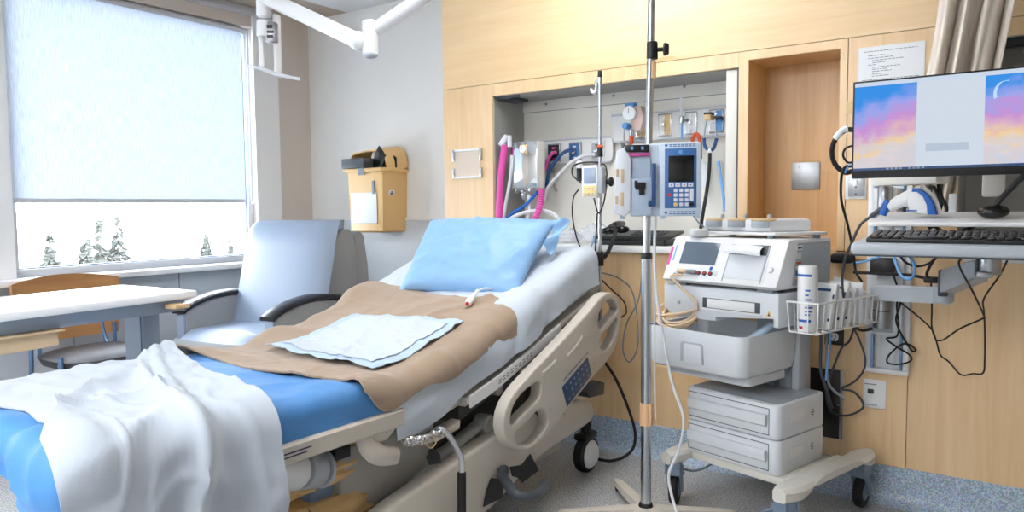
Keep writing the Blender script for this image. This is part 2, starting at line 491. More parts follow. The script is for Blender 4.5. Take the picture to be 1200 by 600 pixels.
# thin seams on the apron
sm = MB()
for y in (1.2, 2.05, 2.72): sm.bb(WX, WX+.003, y, y+.004, .1, SILL-.04)
struct(sm.build('trim_4', 'mid_grey'))
def window(n, y0, y1):
    fr = MB()
    t = .045; x0, x1 = WX-.13, WX-.06
    fr.bb(x0, x1, y0, y1, SILL, SILL+t, .004); fr.bb(x0, x1, y0, y1, WTOP-t, WTOP, .004)
    fr.bb(x0, x1, y0, y0+t, SILL+t, WTOP-t, .004); fr.bb(x0, x1, y1-t, y1, SILL+t, WTOP-t, .004)
    f = struct(fr.build('window_%d' % n, 'rail_grey'))
    g = MB().bb(x0+.02, x1-.02, y0+t, y0+t+.006, SILL+t, WTOP-t).bb(x0+.02, x1-.02, y1-t-.006, y1-t, SILL+t, WTOP-t).bb(x0+.02, x1-.02, y0+t, y1-t, SILL+t, SILL+t+.006).build('gasket', 'blue_deep', f)
    p = MB().bb(WX-.10, WX-.096, y0+t, y1-t, SILL+t, WTOP-t).build('pane', 'window_glass', f)
window(1, MR, WR)
window(2, WL, ML)
def blind(y0, y1, label):
    t = thing('roller_blind', label, 'blind', (WX-.02, (y0+y1)/2, 2.5), 0)
    MB().bb(WX-.025, WX-.022, y0, y1, 1.27, 2.47).build('fabric', 'blind_fabric', t)
    MB().bb(WX-.033, WX-.014, y0, y1, 1.25, 1.275, .004).build('bottom_bar', 'rail_grey', t)
    MB().cyl((WX-.035, y0, 2.475), (WX-.035, y1, 2.475), .022).build('roller_tube', 'rail_grey', t)
    return t
b1 = blind(MR+.005, 3.262, 'pale translucent roller blind pulled down over the wide window behind the recliner')
b2 = blind(WL+.03, ML-.03, 'pale roller blind of the next window, beyond the white mullion at the photo edge')
cb_ = MB().tube([(WX-.005, 3.30, 2.45), (WX-.004, 3.302, 1.9), (WX-.005, 3.30, 1.30), (WX-.005, 3.312, 1.26), (WX-.005, 3.325, 1.30), (WX-.004, 3.322, 1.9), (WX-.005, 3.325, 2.45)], .0025, 6)
cb_.build('pull_chain', 'white_frame', b1)
# ceiling track along the window wall
rl = MB().bb(WX, WX+.035, YB+.1, 3.52, 2.575, 2.635, .004).bb(WX+.035, WX+.042, YB+.1, 3.52, 2.59, 2.60)
struct(rl.build('trim_5', 'rail_grey'))
# lower wall sheets with a thin cap line
struct(MB().bb(WX, -2.74, GW-.008, GW, 0.0, 1.125).build('trim_6', 'wall_lower'))
struct(MB().bb(WX+.012, -2.74, GW-.014, GW-.008, 1.115, 1.13, .002).build('trim_7', 'wall_paint'))
struct(MB().bb(WX, WX+.008, WR+.19, GW, 0.0, 1.125).build('trim_8', 'wall_beige'))
struct(MB().bb(WX, WX+.014, WR+.19, GW-.015, 1.112, 1.13, .002).build('trim_9', 'wall_beige'))
# baseboards (cove)
def cove(p0, p1, nrm, name):
    p0, p1, nrm = V(p0), V(p1), V(nrm); rs = []
    prof = [(0, .15), (.006, .15), (.007, .05), (.012, .03), (.022, .014), (.04, .004), (.055, .0005), (0, 0)]
    for p in (p0, p1): rs.append([p + nrm*a + V((0, 0, z)) for a, z in prof])
    return struct(MB().rings(rs).build(name, 'base_vinyl'))
cove((-2.75, H0, 0), (XR, H0, 0), (0, -1, 0), 'baseboard_back')
cove((WX, GW, 0), (-2.75, GW, 0), (0, -1, 0), 'baseboard_grey')
cove((WX, YB, 0), (WX, GW, 0), (1, 0, 0), 'baseboard_left')

# ---------------- maple headwall built out from the wall
XL, XA, XB, XC, XD, XE, XG = -2.745, -2.40, -1.062, -1.021, -.65, -.621, -.228
FZ = 1.864
n1t, n2t = 1.80, 1.828
cz = 1.01
struct(MB().bb(XL, XR, H0, GW-.002, FZ+.003, CZ).build('wall_fascia', 'maple_horizontal'))
hw = MB()
hw.bb(XL, XA, H0, GW-.002, .0, FZ)                                  # left stile
hw.bb(XA+.001, XB-.001, H0, NB, n1t, FZ)                            # rail above niche 1
hw.bb(XB, XC, H0, NB, cz, FZ)
hw.bb(XC, XD, H0, NB, n2t, FZ)
hw.bb(XD, XE-.001, H0, NB, cz, FZ)
hw.bb(XE+.002, XG, H0, NB, cz-.0, FZ)
hw.bb(XG, XR, H0, NB, 1.80, FZ)
struct(hw.build('wall_headwall', 'maple_vertical'))
lw = MB()
lw.bb(XA, -.3805, H0, H0+.03, 0, cz-.03); lw.bb(-.3775, XR, H0, H0+.03, 0, cz-.03)
struct(lw.build('wall_lower_panels', 'maple_vertical'))
struct(MB().bb(XA, XR, H0+.032, H0+.05, 0, cz-.03).build('trim_10', 'groove'))
struct(MB().bb(XL, XR, H0+.012, GW-.002, FZ-.001, FZ+.004).build('trim_11', 'groove'))
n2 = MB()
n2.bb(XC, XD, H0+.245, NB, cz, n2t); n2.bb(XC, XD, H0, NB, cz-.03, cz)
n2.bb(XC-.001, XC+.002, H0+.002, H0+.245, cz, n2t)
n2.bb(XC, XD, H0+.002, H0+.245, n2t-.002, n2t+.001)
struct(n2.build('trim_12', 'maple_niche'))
struct(MB().bb(XC, -.2, H0-.012, H0, cz-.032, cz-.006).build('trim_13', 'maple_vertical'))
# niche 1 lining
nb = MB().bb(XA, XB, NB, NB+.01, cz, n1t+.03)
nb.bb(XA, XB, NB-.008, NB, 1.735, n1t+.03)
struct(nb.build('wall_niche_back', 'niche_cream'))
struct(MB().bb(XA, XB, NB-.0085, NB-.0079, 1.733, 1.7365).build('trim_22', 'mid_grey'))
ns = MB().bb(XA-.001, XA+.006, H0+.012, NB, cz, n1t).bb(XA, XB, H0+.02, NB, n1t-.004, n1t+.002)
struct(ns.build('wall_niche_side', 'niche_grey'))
dr = MB().bb(-1.122, -1.072, H0+.012, H0+.20, cz+.002, n1t-.006, .004)
struct(dr.build('trim_14', 'niche_cream'))
struct(MB().bb(XB-.008, XB+.001, H0+.004, NB, cz, n1t).build('niche_gap_shade', 'dark_grey'))  # dark strip standing in for the shade inside the gap by the stile
struct(MB().bb(XA, XA+.10, H0+.03, H0+.2, n1t-.02, n1t-.004).bb(XA+.02, XA+.16, H0+.02, H0+.03, n1t-.016, n1t-.004).build('trim_16', 'dark_grey'))
# niche 3 lining
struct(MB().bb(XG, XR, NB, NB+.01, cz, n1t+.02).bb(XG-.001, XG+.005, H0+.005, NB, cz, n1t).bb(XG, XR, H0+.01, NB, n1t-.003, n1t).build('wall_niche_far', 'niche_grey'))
struct(MB().bb(XG, XR, NB-.007, NB, 1.73, n1t).build('trim_17', 'niche_grey'))
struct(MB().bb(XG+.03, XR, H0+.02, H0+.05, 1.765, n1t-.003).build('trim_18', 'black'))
# worktops
struct(MB().bb(XA+.004, XB, H0-.05, NB, cz-.03, cz, .004).build('trim_19', 'counter_white'))
struct(MB().bb(XG, XR, H0-.005, NB, cz-.03, cz, .004).build('trim_20', 'counter_white'))
# tape mark and scuffs on the fascia edge
mk = MB()
a = ay(770, 70, H0); 
mk.prism([(-.03, -.006), (.0, -.009), (.055, -.003), (.062, .004), (.03, .009), (-.01, .008), (-.028, .003)], .0012, Matrix.Translation((a.x+.03, H0, a.z)) @ XZ(0))
struct(mk.build('trim_21', 'maple_niche'))

# ---------------- ceiling fill lights, added out of the frame to brighten the room
for i, (x, y) in enumerate(((-1.55, 2.35), (-1.3, -1.0), (-2.6, -1.0))):
    t = thing('ceiling_fill', 'added unseen white fill light on the ceiling ' + ('over the bed head', 'near the room entrance', 'behind the bed foot')[i], 'fill light', (x, y, CZ-.01))
    MB().bb(x-.33, x+.33, y-.62, y-.6, CZ-.02, CZ-.001).bb(x-.33, x+.33, y+.6, y+.62, CZ-.02, CZ-.001).bb(x-.33, x-.3, y-.6, y+.6, CZ-.02, CZ-.001).bb(x+.3, x+.33, y-.6, y+.6, CZ-.02, CZ-.001).build('frame', 'white_frame', t)
    MB().bb(x-.3, x+.3, y-.6, y+.6, CZ-.012, CZ-.006).build('diffuser', 'fill_soft' if i == 0 else 'fill_white', t)

# ---------------- outdoors: snow, conifers, a low pale building
gd = MB()
def gfun(u, v):
    X = -6 - 90*u; Y = -60 + 150*v
    return (X, Y, -3.2 + .02*(-X-6) + .5*nz(X*.05, Y*.05))
gd.grid(40, 40, gfun)
struct(gd.build('ground_snow', 'snow'), None)
def tree(px, py, dist, h, label):
    d = _ray(px, py); p = CAMP + d*(dist/d.length); tx, ty, top = p.x, p.y, p.z
    t = thing('conifer_tree', label, 'tree', (tx, ty, top-h), 0, 'snowy conifers outside')
    MB().cyl((tx, ty, top-h), (tx, ty, top-h*.2), .12, .05, 8).build('trunk', 'conifer_trunk', t)
    f = MB(); rnd = random.Random(int(px*7))
    for k in range(190):
        q = rnd.random()**.7; z = top - h*.92*q; rr = h*.20*q*(.55+.6*rnd.random())+.05; a = rnd.random()*2*PI
        e = V((tx+rr*math.cos(a), ty+rr*math.sin(a), z-rr*.35)); o0 = V((tx, ty, z))
        side = V((-math.sin(a), math.cos(a), 0))*(.10+.12*rr)
        f._add([o0+V((0,0,.06)), e+side, e+V((0, 0, -.12)), e-side], [[0, 1, 2], [0, 2, 3], [0, 3, 1]])
    f.build('needles', 'conifer', t, flip=False)
for i, (px, py, ds, h) in enumerate(((58, 272, 22, 3.6), (116, 255, 24, 4.6), (137, 252, 26, 5.0), (241, 271, 40, 3.0), (270, 281, 38, 2.6), (100, 276, 20, 3.0))):
    tree(px, py, ds, h, ('snowy conifer nearest the left mullion, outside the window', 'tall snowy conifer outside, the left one of the close pair', 'tall snowy conifer outside, the right one of the close pair', 'slim distant conifer outside, left of two small ones by the frame', 'small distant conifer outside, nearest the right window frame', 'short snowy conifer outside, in front of the tall pair')[i])
# ================================================================ plywood-back chair under the window
ch = thing('side_chair', 'plywood-backed side chair with dark cushion seat and steel legs under the window', 'chair', (-4.15, 1.95, 0))
def chair_back(u, v):
    y = 1.66 + .56*u; q = 2*u-1
    edge = .018*(abs(q)**6)
    z = .50 + (.345 - .03*q*q)*v + .012*(1-q*q)*(v-.5)
    x = -4.34 - .05*v - .045*(1-q*q)
    yy = 1.94 + (y-1.94)*(.86+.14*smooth(v, 0, .5)) 
    return (x, yy, z)
MB().grid(24, 12, chair_back, .014).build('backrest', 'chair_ply', ch)
def chair_seat(u, v):
    q, p = 2*u-1, 2*v-1
    a = max(abs(q), abs(p)); rr = 1.0
    if abs(q) > 1e-6 or abs(p) > 1e-6:
        rr = a/((abs(q)**3.2+abs(p)**3.2)**(1/3.2))
    return (-4.10 + .235*q*rr, 1.94 + .25*p*rr, .475 - .035*(a**4) + .012*q*q*0)
MB().grid(22, 22, chair_seat, .045).build('seat', 'seat_grey', ch, angle=60)
fr = MB()
fr.tube([(-3.98, 1.72, .425), (-4.28, 1.74, .425), (-4.34, 1.76, .44), (-4.37, 1.77, .52), (-4.405, 1.78, .72)], .0105, 10)
fr.tube([(-3.98, 2.16, .425), (-4.28, 2.14, .425), (-4.34, 2.12, .44), (-4.37, 2.11, .52), (-4.405, 2.10, .72)], .0105, 10)
fr.tube([(-3.99, 1.70, .42), (-3.99, 2.18, .42)], .010, 10, 1)
fr.build('seat_frame', 'tube_blue', ch)
for x, y, dx, dy in ((-3.96, 1.70, .05, -.02), (-3.96, 2.18, .05, .02), (-4.34, 1.72, -.06, -.02), (-4.34, 2.16, -.06, .02)):
    MB().tube([(x, y, .47 if x > -4.2 else .56), (x+dx*.2, y+dy*.2, .3), (x+dx, y+dy, .012)], .0115, 10).build('leg', 'tube_blue', ch)
    
# ================================================================ overbed table
TA = R(4.6)
tb = thing('overbed_table', 'white-topped overbed table with grey column, standing between bed and side chair', 'table', (-2.75, 1.2, 0), TA)
T = F((-2.545, 1.587, 0), TA)     # local: -x across the table, -y along it
top = MB(T)
top.prism(rect_pts(-.485, -.80, 0, 0, .025), .026, Matrix.Translation((0, 0, .874)), .006)
top.build('tabletop', 'plastic_white', tb)
MB(T).prism(rect_pts(-.463, -.775, -.022, -.022, .02), .0015, Matrix.Translation((0, 0, .8997))).build('worktop_sheet', 'table_white', tb)
MB(T).bb(-.44, -.05, -.74, -.03, .825, .874, .004).build('apron', 'table_grey', tb)
MB(T).bb(-.30, -.18, -.115, -.045, .09, .826, .01).bb(-.288, -.192, -.121, -.113, .12, .80).build('column', 'table_grey', tb)
MB(T).bb(-.47, -.01, -.115, -.05, .06, .10, .012).bb(-.44, -.38, -.70, -.06, .05, .085, .01).bb(-.09, -.03, -.70, -.06, .05, .085, .01).build('base', 'table_grey', tb)
for x in (-.41, -.06):
    for y in (-.68, -.08):
        MB(T).cyl((x-.012, y, .025), (x+.012, y, .025), .025).build('caster', 'rubber', tb)
MB(T).prism(rect_pts(-.03, -.13, .035, -.065, .008), .016, Matrix.Translation((0, 0, .845)), .004).build('height_lever', 'tab_wood', tb)
dwr = MB(T)
dwr.bb(-.40, -.03, -.86, -.50, .772, .775).bb(-.40, -.03, -.503, -.50, .772, .822).bb(-.40, -.397, -.86, -.50, .772, .822).bb(-.033, -.03, -.86, -.50, .772, .822)
dwr.bb(-.415, -.018, -.875, -.485, .818, .824, .002)
dwr.build('drawer_tray', 'tray_tan', tb)

# dark bag on the floor beyond the chair
bg = MB().grid(18, 10, lambda u, v: (-4.28+.13*math.cos(2*PI*u)*math.sin(PI*v*.98+.01)*(1+.2*nz(u*6, v*5)), 1.33+.2*math.sin(2*PI*u)*math.sin(PI*v*.98+.01), .09-.09*math.cos(PI*v)*(1+.15*nz(u*7, v*3, 4))))
tag(bg.build('bag', 'black'), 'small black bag slumped on the floor by the window wall', 'bag')

# ================================================================ recliner
rc = thing('recliner', 'light blue-grey vinyl recliner with black arm caps beneath the sharps bin', 'armchair', (-3.82, 2.95, 0))
def back_poly(top_y, bot_y, thick):
    return [(bot_y, .40), (bot_y+.02, .52), (top_y-.005, 1.0), (top_y+.02, 1.055), (top_y+.07, 1.082), (top_y+.13, 1.075), (top_y+thick*.8, 1.03), (top_y+thick, .92), (top_y+thick+.02, .40)]
MXL, MXR = -4.17, -3.50
# front cushion (light) and its grey sides, then the rear shell
cs = MB()
prof = catmull([V((y, z, 0)) for y, z in [(2.90, .46), (2.955, .66), (3.02, .90), (3.045, 1.01), (3.085, 1.068), (3.14, 1.078)]], 6)
def backf(u, v):
    k = v*(len(prof)-1); i = min(int(k), len(prof)-2); p = prof[i].lerp(prof[i+1], k-i)
    q = 2*u-1; bul = .018*(1-abs(q)**4)
    e = .03*max(0, abs(q)-.92)/.08
    return (MXL+.012 + (MXR-MXL-.024)*u, p.x - bul + e, p.y)
cs.grid(26, 24, backf, -.055)
cs.build('back_cushion', 'vinyl_light', rc)
MB().prism([(2.925, .42), (2.985, .66), (3.05, .90), (3.075, 1.0), (3.11, 1.052), (3.15, 1.076), (3.21, 1.074), (3.25, 1.04), (3.27, .96), (3.28, .42)], MXR-MXL, YZ(MXL), .012).build('backrest', 'vinyl_grey', rc)
MB().prism([(3.275, .36), (3.275, 1.02), (3.29, 1.05), (3.33, 1.055), (3.365, 1.03), (3.40, .85), (3.44, .36)], MXR-MXL-.02, YZ(MXL+.01), .012).build('rear_shell', 'vinyl_grey', rc)
def seatf(u, v):
    q = 2*u-1; y = 2.38+.60*v + .05*abs(q)**4*smooth(v, .35, 0)
    z = .510 - .055*smooth(1-v, .70, 1.0) - .014*abs(q)**5
    return (-4.165+.62*u, y, z)
MB().grid(20, 20, seatf, .10).build('seat_cushion', 'vinyl_light', rc, angle=70)
def ff(u, v):
    a = PI*.5*v
    q = 2*u-1
    return (-4.165+.62*u, 2.385-.045*math.sin(PI*v)+.05*abs(q)**4, .465-.20*v)
MB().grid(16, 12, ff, -.03).build('footrest', 'vinyl_grey', rc)
MB().bb(-4.15, -3.52, 2.5, 3.35, .16, .40, .02).build('body', 'vinyl_grey', rc)
for sx, nm in ((-1, 0), (1, 1)):
    x0, x1 = (-4.255, -4.165) if sx < 0 else (-3.545, -3.455)
    arc = [(2.52, .16), (2.52, .612), (2.60, .640), (2.72, .662), (2.86, .668), (3.0, .655), (3.14, .625), (3.30, .575), (3.34, .50), (3.34, .16)]
    p = MB().prism(arc, x1-x0, YZ(x0), .02).build('arm_panel', 'vinyl_grey', rc)
    MB().prism(rect_pts(x0+.012, .19, x1-.012, .60, .02), .02, XZ(2.527), .008).build('front_pad', 'vinyl_light', p)
    cap = MB()
    ribs = []
    for y, z in catmull([V((a, b, 0)) for a, b in [(2.495, .612), (2.55, .640), (2.66, .672), (2.80, .692), (2.92, .692), (3.06, .672), (3.2, .636), (3.34, .585)]], 5) and [(q.x, q.y) for q in catmull([V((a, b, 0)) for a, b in [(2.495, .612), (2.55, .640), (2.66, .672), (2.80, .692), (2.92, .692), (3.06, .672), (3.2, .636), (3.34, .585)]], 5)]:
        ribs.append([(x0-.008, y, z-.022), (x0-.01, y, z-.006), (x0+.006, y, z+.004), (x1-.006, y, z+.004), (x1+.01, y, z-.006), (x1+.008, y, z-.022)])
    cap.rings(ribs).build('arm_cap', 'arm_black', rc)
for x in (-4.1, -3.6):
    for y in (2.62, 3.25):
        MB().cyl((x, y, 0), (x, y, .17), .022, .028).build('foot', 'black', rc)

_P, _a = V((-3.5, 2.52, 0)), R(8)
rc.rotation_euler = (0, 0, _a)
rc.location = _P + Matrix.Rotation(_a, 3, 'Z') @ (V((-3.82, 2.95, 0))-_P) + V((.09, .02, 0))
# ================================================================ sharps bin on the wall
sb = thing('sharps_bin', 'tan wall-mounted sharps container with its lid ajar and a dark tray', 'bin', (-3.82, GW-.09, 1.06))
def sbx(x0, x1, y0, y1, z0, z1, tx, mb, bev=.012):
    rs = []
    for z, e in ((z0, tx), (z0+.012, tx-.006), (z1, 0)):
        e2 = e + (.012 if z == z0 else 0)
        rs.append([(px, py, z) for px, py in [(x0+e2, y0+e2*.6), (x0+e2+bev, y0+e2*.6-bev*.3), (x1-e2-bev, y0+e2*.6-bev*.3), (x1-e2, y0+e2*.6), (x1-e2, y1), (x0+e2, y1)]])
    mb.rings(rs); return mb
SYF = GW-.24
S0, S1 = ay(408.5, 235, SYF).x, ay(449, 235, SYF).x
m = MB(); sbx(S0, S1, SYF, GW, 1.035, 1.455, .02, m); m.build('body', 'sharps_tan', sb)
MB().bb(S0-.02, S1+.02, SYF-.025, GW, 1.452, 1.478, .006).build('rim', 'sharps_tan', sb)
MB().bb(S0-.01, S1-.13, SYF-.05, SYF+.12, 1.48, 1.545, .004).build('counter_tray', 'dark_grey', sb)
MB().bb(S0+.13, S0+.19, SYF-.03, SYF-.022, 1.43, 1.482).build('latch', 'mid_grey', sb)
lid = MB()
o = [(S0+.01, GW-.02, 1.50), (S0+.06, GW-.02, 1.625), (S1-.10, GW-.02, 1.635), (S1+.02, GW-.02, 1.49)]
o2 = [(x+.02, SYF-.01+(.0), z-.0) for x, y, z in o]
rs = []
for dy, s_ in ((0, 1.0), (.0, 1.0)):
    pass
def lidf(u, v):
    # shell of the lid: arch over u, depth over v
    P = catmull([V((S0-.005, 0, 1.545)), V((S0+.01, 0, 1.60)), V((S0+.05, 0, 1.622)), V((S1-.10, 0, 1.636)), V((S1-.02, 0, 1.618)), V((S1+.02, 0, 1.55)), V((S1+.028, 0, 1.482))], 6)
    k = u*(len(P)-1); i = min(int(k), len(P)-2); p = P[i].lerp(P[i+1], k-i)
    return (p.x - .02*(1-v), SYF+.04 + (GW-.02-SYF-.04)*v, p.z - .03*(1-v))
lid.grid(30, 8, lidf, .012)
lid.build('lid', 'sharps_tan', sb)
MB().bb(S0+.05, S1-.02, GW-.03, GW-.012, 1.48, 1.61).build('lid_lining', 'sharps_inner', sb)
for pp, xx, yy, zz in (([(0, 0), (.10, .0), (.13, .08), (.07, .15), (.03, .10)], S1-.14, .05, 1.479), ([(0, 0), (.05, 0), (.06, .06), (.02, .05)], S0+.07, .15, 1.50), ([(0, 0), (.05, 0), (.05, .07), (.0, .10)], S1-.03, .12, 1.479)):
    MB().prism(pp, .012, Matrix.Translation((xx, SYF+yy, zz)) @ XZ(0), .003).build('flap', 'black', sb)
MB().bb(S0+.035, S1-.055, SYF-.008, SYF-.003, 1.10, 1.31, .002).build('front_label', 'paper', sb)
MB().bb(S1-.095, S1-.07, SYF-.012, SYF-.004, 1.30, 1.39, .002).build('lock_slot', 'mid_grey', sb)
lb = MB().bb(S1-.003, S1+.0, SYF+.06, SYF+.11, 1.29, 1.325).build('side_label', 'paper', sb)
MB().bb(S1, S1+.001, SYF+.068, SYF+.102, 1.296, 1.306).bb(S1, S1+.001, SYF+.078, SYF+.092, 1.309, 1.318).build('label_print', 'ink_dark', sb)

# ================================================================ ceiling boom arm
bm_ = thing('lamp_boom', 'white jointed examination lamp arm hanging from the ceiling above the recliner', 'lamp arm', (-1.9, 2.3, CZ))
e0 = V((-2.36, 2.32, 1.935))
def dpt(px, py, t): return CAMP + _ray(px, py)*t
a0 = dpt(540, -34, 3.05); a1 = dpt(441, 34, 3.2); a2 = dpt(436, 26, 3.2); a3 = dpt(434, 52, 3.2)
b0 = dpt(420, 48, 3.2); b1_ = dpt(305, -6, 3.45)
# upper arm (oval beam), elbow and lower arm
MB().tube([a0, a1], .031, 14, 1).build('upper_arm', 'plastic_white', bm_)
el = MB().cyl(a3+V((0, 0, .10)), a3+V((0, 0, -.045)), .034, .034, 18, .008)
el.cyl(a2+V((-.03, .02, .02)), a2+V((-.03, .02, -.09)), .012)
el.build('elbow', 'plastic_white', bm_)
MB().ell(a3+V((.0, 0, -.046)), (.032, .032, .014)).build('elbow_cap', 'plastic_grey', bm_)
MB().tube([b0, b1_], .034, 16, 1).ell(b0, (.043, .043, .042)).build('lower_arm', 'plastic_white', bm_)
h0 = dpt(309, 4, 3.45)
hd = MB().cyl(h0+V((0, 0, .04)), h0+V((0, 0, -.06)), .034, .034, 18, .006)
hd.build('wrist', 'plastic_white', bm_)
q0 = dpt(308, 24, 3.45); q1 = dpt(306, 78, 3.45); q2 = dpt(324, 18, 3.5); q3 = dpt(326, 90, 3.5)
MB().cyl(q0, q0+V((0, 0, -.075)), .028, .030, 18, .005).tube([q0+V((-.02, 0, -.03)), q1+V((0.005, 0, .03)), q1], .012, 8).tube([q2, q3], .022, 8, 1, flat=.5).build('lamp_stem', 'plastic_white', bm_)
c = dpt(318, 38, 3.46)
MB(F(c, YAW)).bb(-.026, .026, -.02, .02, -.045, .045, .003).build('switch_box', 'steel_plate', bm_)
MB(F(c, YAW)).bb(-.016, .012, -.024, -.019, .014, .030).bb(-.018, .018, -.024, -.019, -.008, .004).bb(-.014, .014, -.024, -.019, -.030, -.016).build('switch_slots', 'black', bm_)
hn = MB().tube([dpt(290, 77, 3.45), dpt(305, 80, 3.45), dpt(325, 87, 3.45), dpt(352, 93, 3.45)], .008, 8)
hn.build('handle_bar', 'clear_plastic', bm_)
MB().cyl(dpt(540, -34, 3.05), dpt(540, -34, 3.05)*1 + V((0, 0, CZ-dpt(540, -34, 3.05).z)), .05).build('drop_tube', 'plastic_white', bm_)

# clear holder with metal clips on the left maple stile
hd = thing('document_holder', 'empty clear holder with metal corner clips on the left maple stile', 'holder', (-2.58, H0-.01, 1.4))
p0 = ay(533, 177, H0); p1 = ay(565, 207, H0)
x0, x1, z0, z1 = p0.x, p1.x, p1.z, p0.z
MB().bb(x0+.004, x1-.004, H0-.012, H0-.008, z0, z1).build('clear_sheet', 'clear_sheet', hd)
for x in (x0, x1):
    for za_, zb_ in ((z0-.004, z0+.05), (z1-.06, z1+.004)): MB().bb(x-.006, x+.006, H0-.018, H0, za_, zb_, .001).build('side_clip', 'steel', hd)
for z in (z0, z1): MB().bb(x0, x1, H0-.014, H0-.001, z-.006, z+.005, .001).build('edge_strip', 'plastic_white', hd)
# ================================================================ hospital bed
XN, XFAR, XCN, HALF = -1.60, -2.50, -2.05, .45
def interp(tbl):
    def f(y):
        if y <= tbl[0][0]: return tbl[0][1]
        for (a, za), (b, zb_) in zip(tbl, tbl[1:]):
            if y <= b:
                return za + (zb_-za)*(y-a)/(b-a)
        return tbl[-1][1]
    return f
_zt = interp([(.8, .678), (1.40, .678), (1.55, .662), (1.70, .654), (1.85, .670), (2.1, .735), (2.4, .832), (2.7, .944), (2.86, 1.0), (2.94, 1.012)])
_zb = interp([(.8, .588), (1.45, .582), (1.60, .545), (1.75, .520), (1.9, .527), (2.14, .578), (2.86, .80), (2.94, .82)])
def zt(y): return sum(_zt(y+d)*w for d, w in ((-.06, .15), (-.03, .22), (0, .26), (.03, .22), (.06, .15)))
def zb(y): return sum(_zb(y+d)*w for d, w in ((-.04, .25), (0, .5), (.04, .25)))
FOOT, HEAD = .70, 2.94
RR = .04
def bedpt(s, t, off=0.0, r=RR):
    a = abs(s); sg = 1 if s >= 0 else -1; flat = HALF-r
    if a <= flat: dx, dz, nx, nzz = a, 0, 0, 1
    elif a <= flat+r*PI/2:
        g = (a-flat)/r; dx, dz, nx, nzz = flat+r*math.sin(g), -r*(1-math.cos(g)), math.sin(g), math.cos(g)
    else: dx, dz, nx, nzz = HALF, -r-(a-flat-r*PI/2), 1, 0
    fy, fz, ny, n2 = t, 0, 0, 1
    lim = FOOT+r
    if t < lim:
        q = lim-t
        if q <= r*PI/2:
            g = q/r; fy, fz, ny, n2 = lim-r*math.sin(g), -r*(1-math.cos(g)), math.sin(g), math.cos(g)
        else: fy, fz, ny, n2 = FOOT, -r-(q-r*PI/2), 1, 0
    n = V((sg*nx, -ny, nzz*n2))
    if n.length < .1: n = V((sg, -1, 0))
    n.normalize()
    return V((XCN+sg*dx, fy, zt(fy)+dz+fz)) + n*off
def onbed(px, py, lift=.02):
    z = .7
    for _ in range(40):
        p = az(px, py, z); z = .6*z+.4*(zt(p.y)+lift)
    return p.x-XCN, p.y

bed = thing('hospital_bed', 'beige hospital bed with raised head, keypad side rail and foot-end bedding', 'bed', (-2.05, 1.9, 0))
# deck rails and frame
def rail_strip(x0, x1, ys, zlo, zhi, mb, bev=.006):
    rs = []
    for y in ys:
        a, b = zlo(y), zhi(y)
        rs.append([(x0+bev, y, a), (x1-bev, y, a), (x1, y, a+bev), (x1, y, b-bev), (x1-bev, y, b), (x0+bev, y, b), (x0, y, b-bev), (x0, y, a+bev)])
    mb.rings(rs); return mb
ys = [.86+(1.655-.86)*i/12 for i in range(13)]
for a, b in ((-1.625, -1.572), (-2.528, -2.475)):
    r_ = rail_strip(a, b, ys, lambda y: .533-.008*(y-.9), lambda y: .587-.008*(y-.9), MB())
    fo = r_.build('foot_rail', 'bed_beige', bed)
    if a > -2:
        prn = MB()
        for k, (yy, zz, ll) in enumerate(((1.20, .562, .09), (1.20, .552, .075), (1.155, .557, .018))):
            prn.bb(-1.5722, -1.5712, yy, yy+ll, zz-.002, zz+.002)
        prn.build('rail_print', 'ink_dark', fo)
# deck boards
MB().bb(-2.48, -1.62, .86, 1.60, .545, .575, .01).build('foot_deck', 'bed_grey', bed)
rail_strip(-2.49, -1.61, [1.66, 1.75, 1.9, 2.0], lambda y: zb(y)-.03, lambda y: zb(y)-.004, MB()).build('seat_deck', 'bed_grey', bed)
yb = [1.98+(2.93-1.98)*i/14 for i in range(15)]
rail_strip(-2.515, -1.585, yb, lambda y: zb(y)-.036, lambda y: zb(y)-.004, MB(), .01).build('backrest_frame', 'bed_beige', bed)
strip = rail_strip(-1.584, -1.574, [1.99+.05*i for i in range(13)], lambda y: zb(y)-.043, lambda y: zb(y)+.004, MB(), .003).build('label_strip', 'plastic_white', bed)
pr_ = MB()
for k in range(9):
    y = 2.16+k*.026
    for j in (0, 1): pr_.box((-1.5738, y, zb(y)-.014-.010*j), (.001, .017, .0035), Matrix.Rotation(.3, 4, 'X'))
pr_.build('strip_print', 'ink', strip)
# underside dark mechanism behind the side rail
MB().bb(-2.35, -1.72, 1.7, 2.8, .33, .44, .02).build('lift_frame', 'bed_dark', bed)
um = MB()
rail_strip(-2.4, -1.64, [2.0, 2.2, 2.5, 2.85], lambda y: zb(y)-.11, lambda y: zb(y)-.04, um, .01)
um.build('under_frame', 'bed_dark', bed)
for y in (2.18, 2.40, 2.58):
    MB().cyl((-1.66, y, zb(y)-.062), (-1.59, y, zb(y)-.062), .024, .024, 14, .004).build('rail_pivot', 'bed_grey', bed)
# headboard
MB().prism(rect_pts(-2.46, .40, -1.62, .97, .10, 6), .035, XZ(3.035), .012).build('headboard', 'bed_beige', bed)
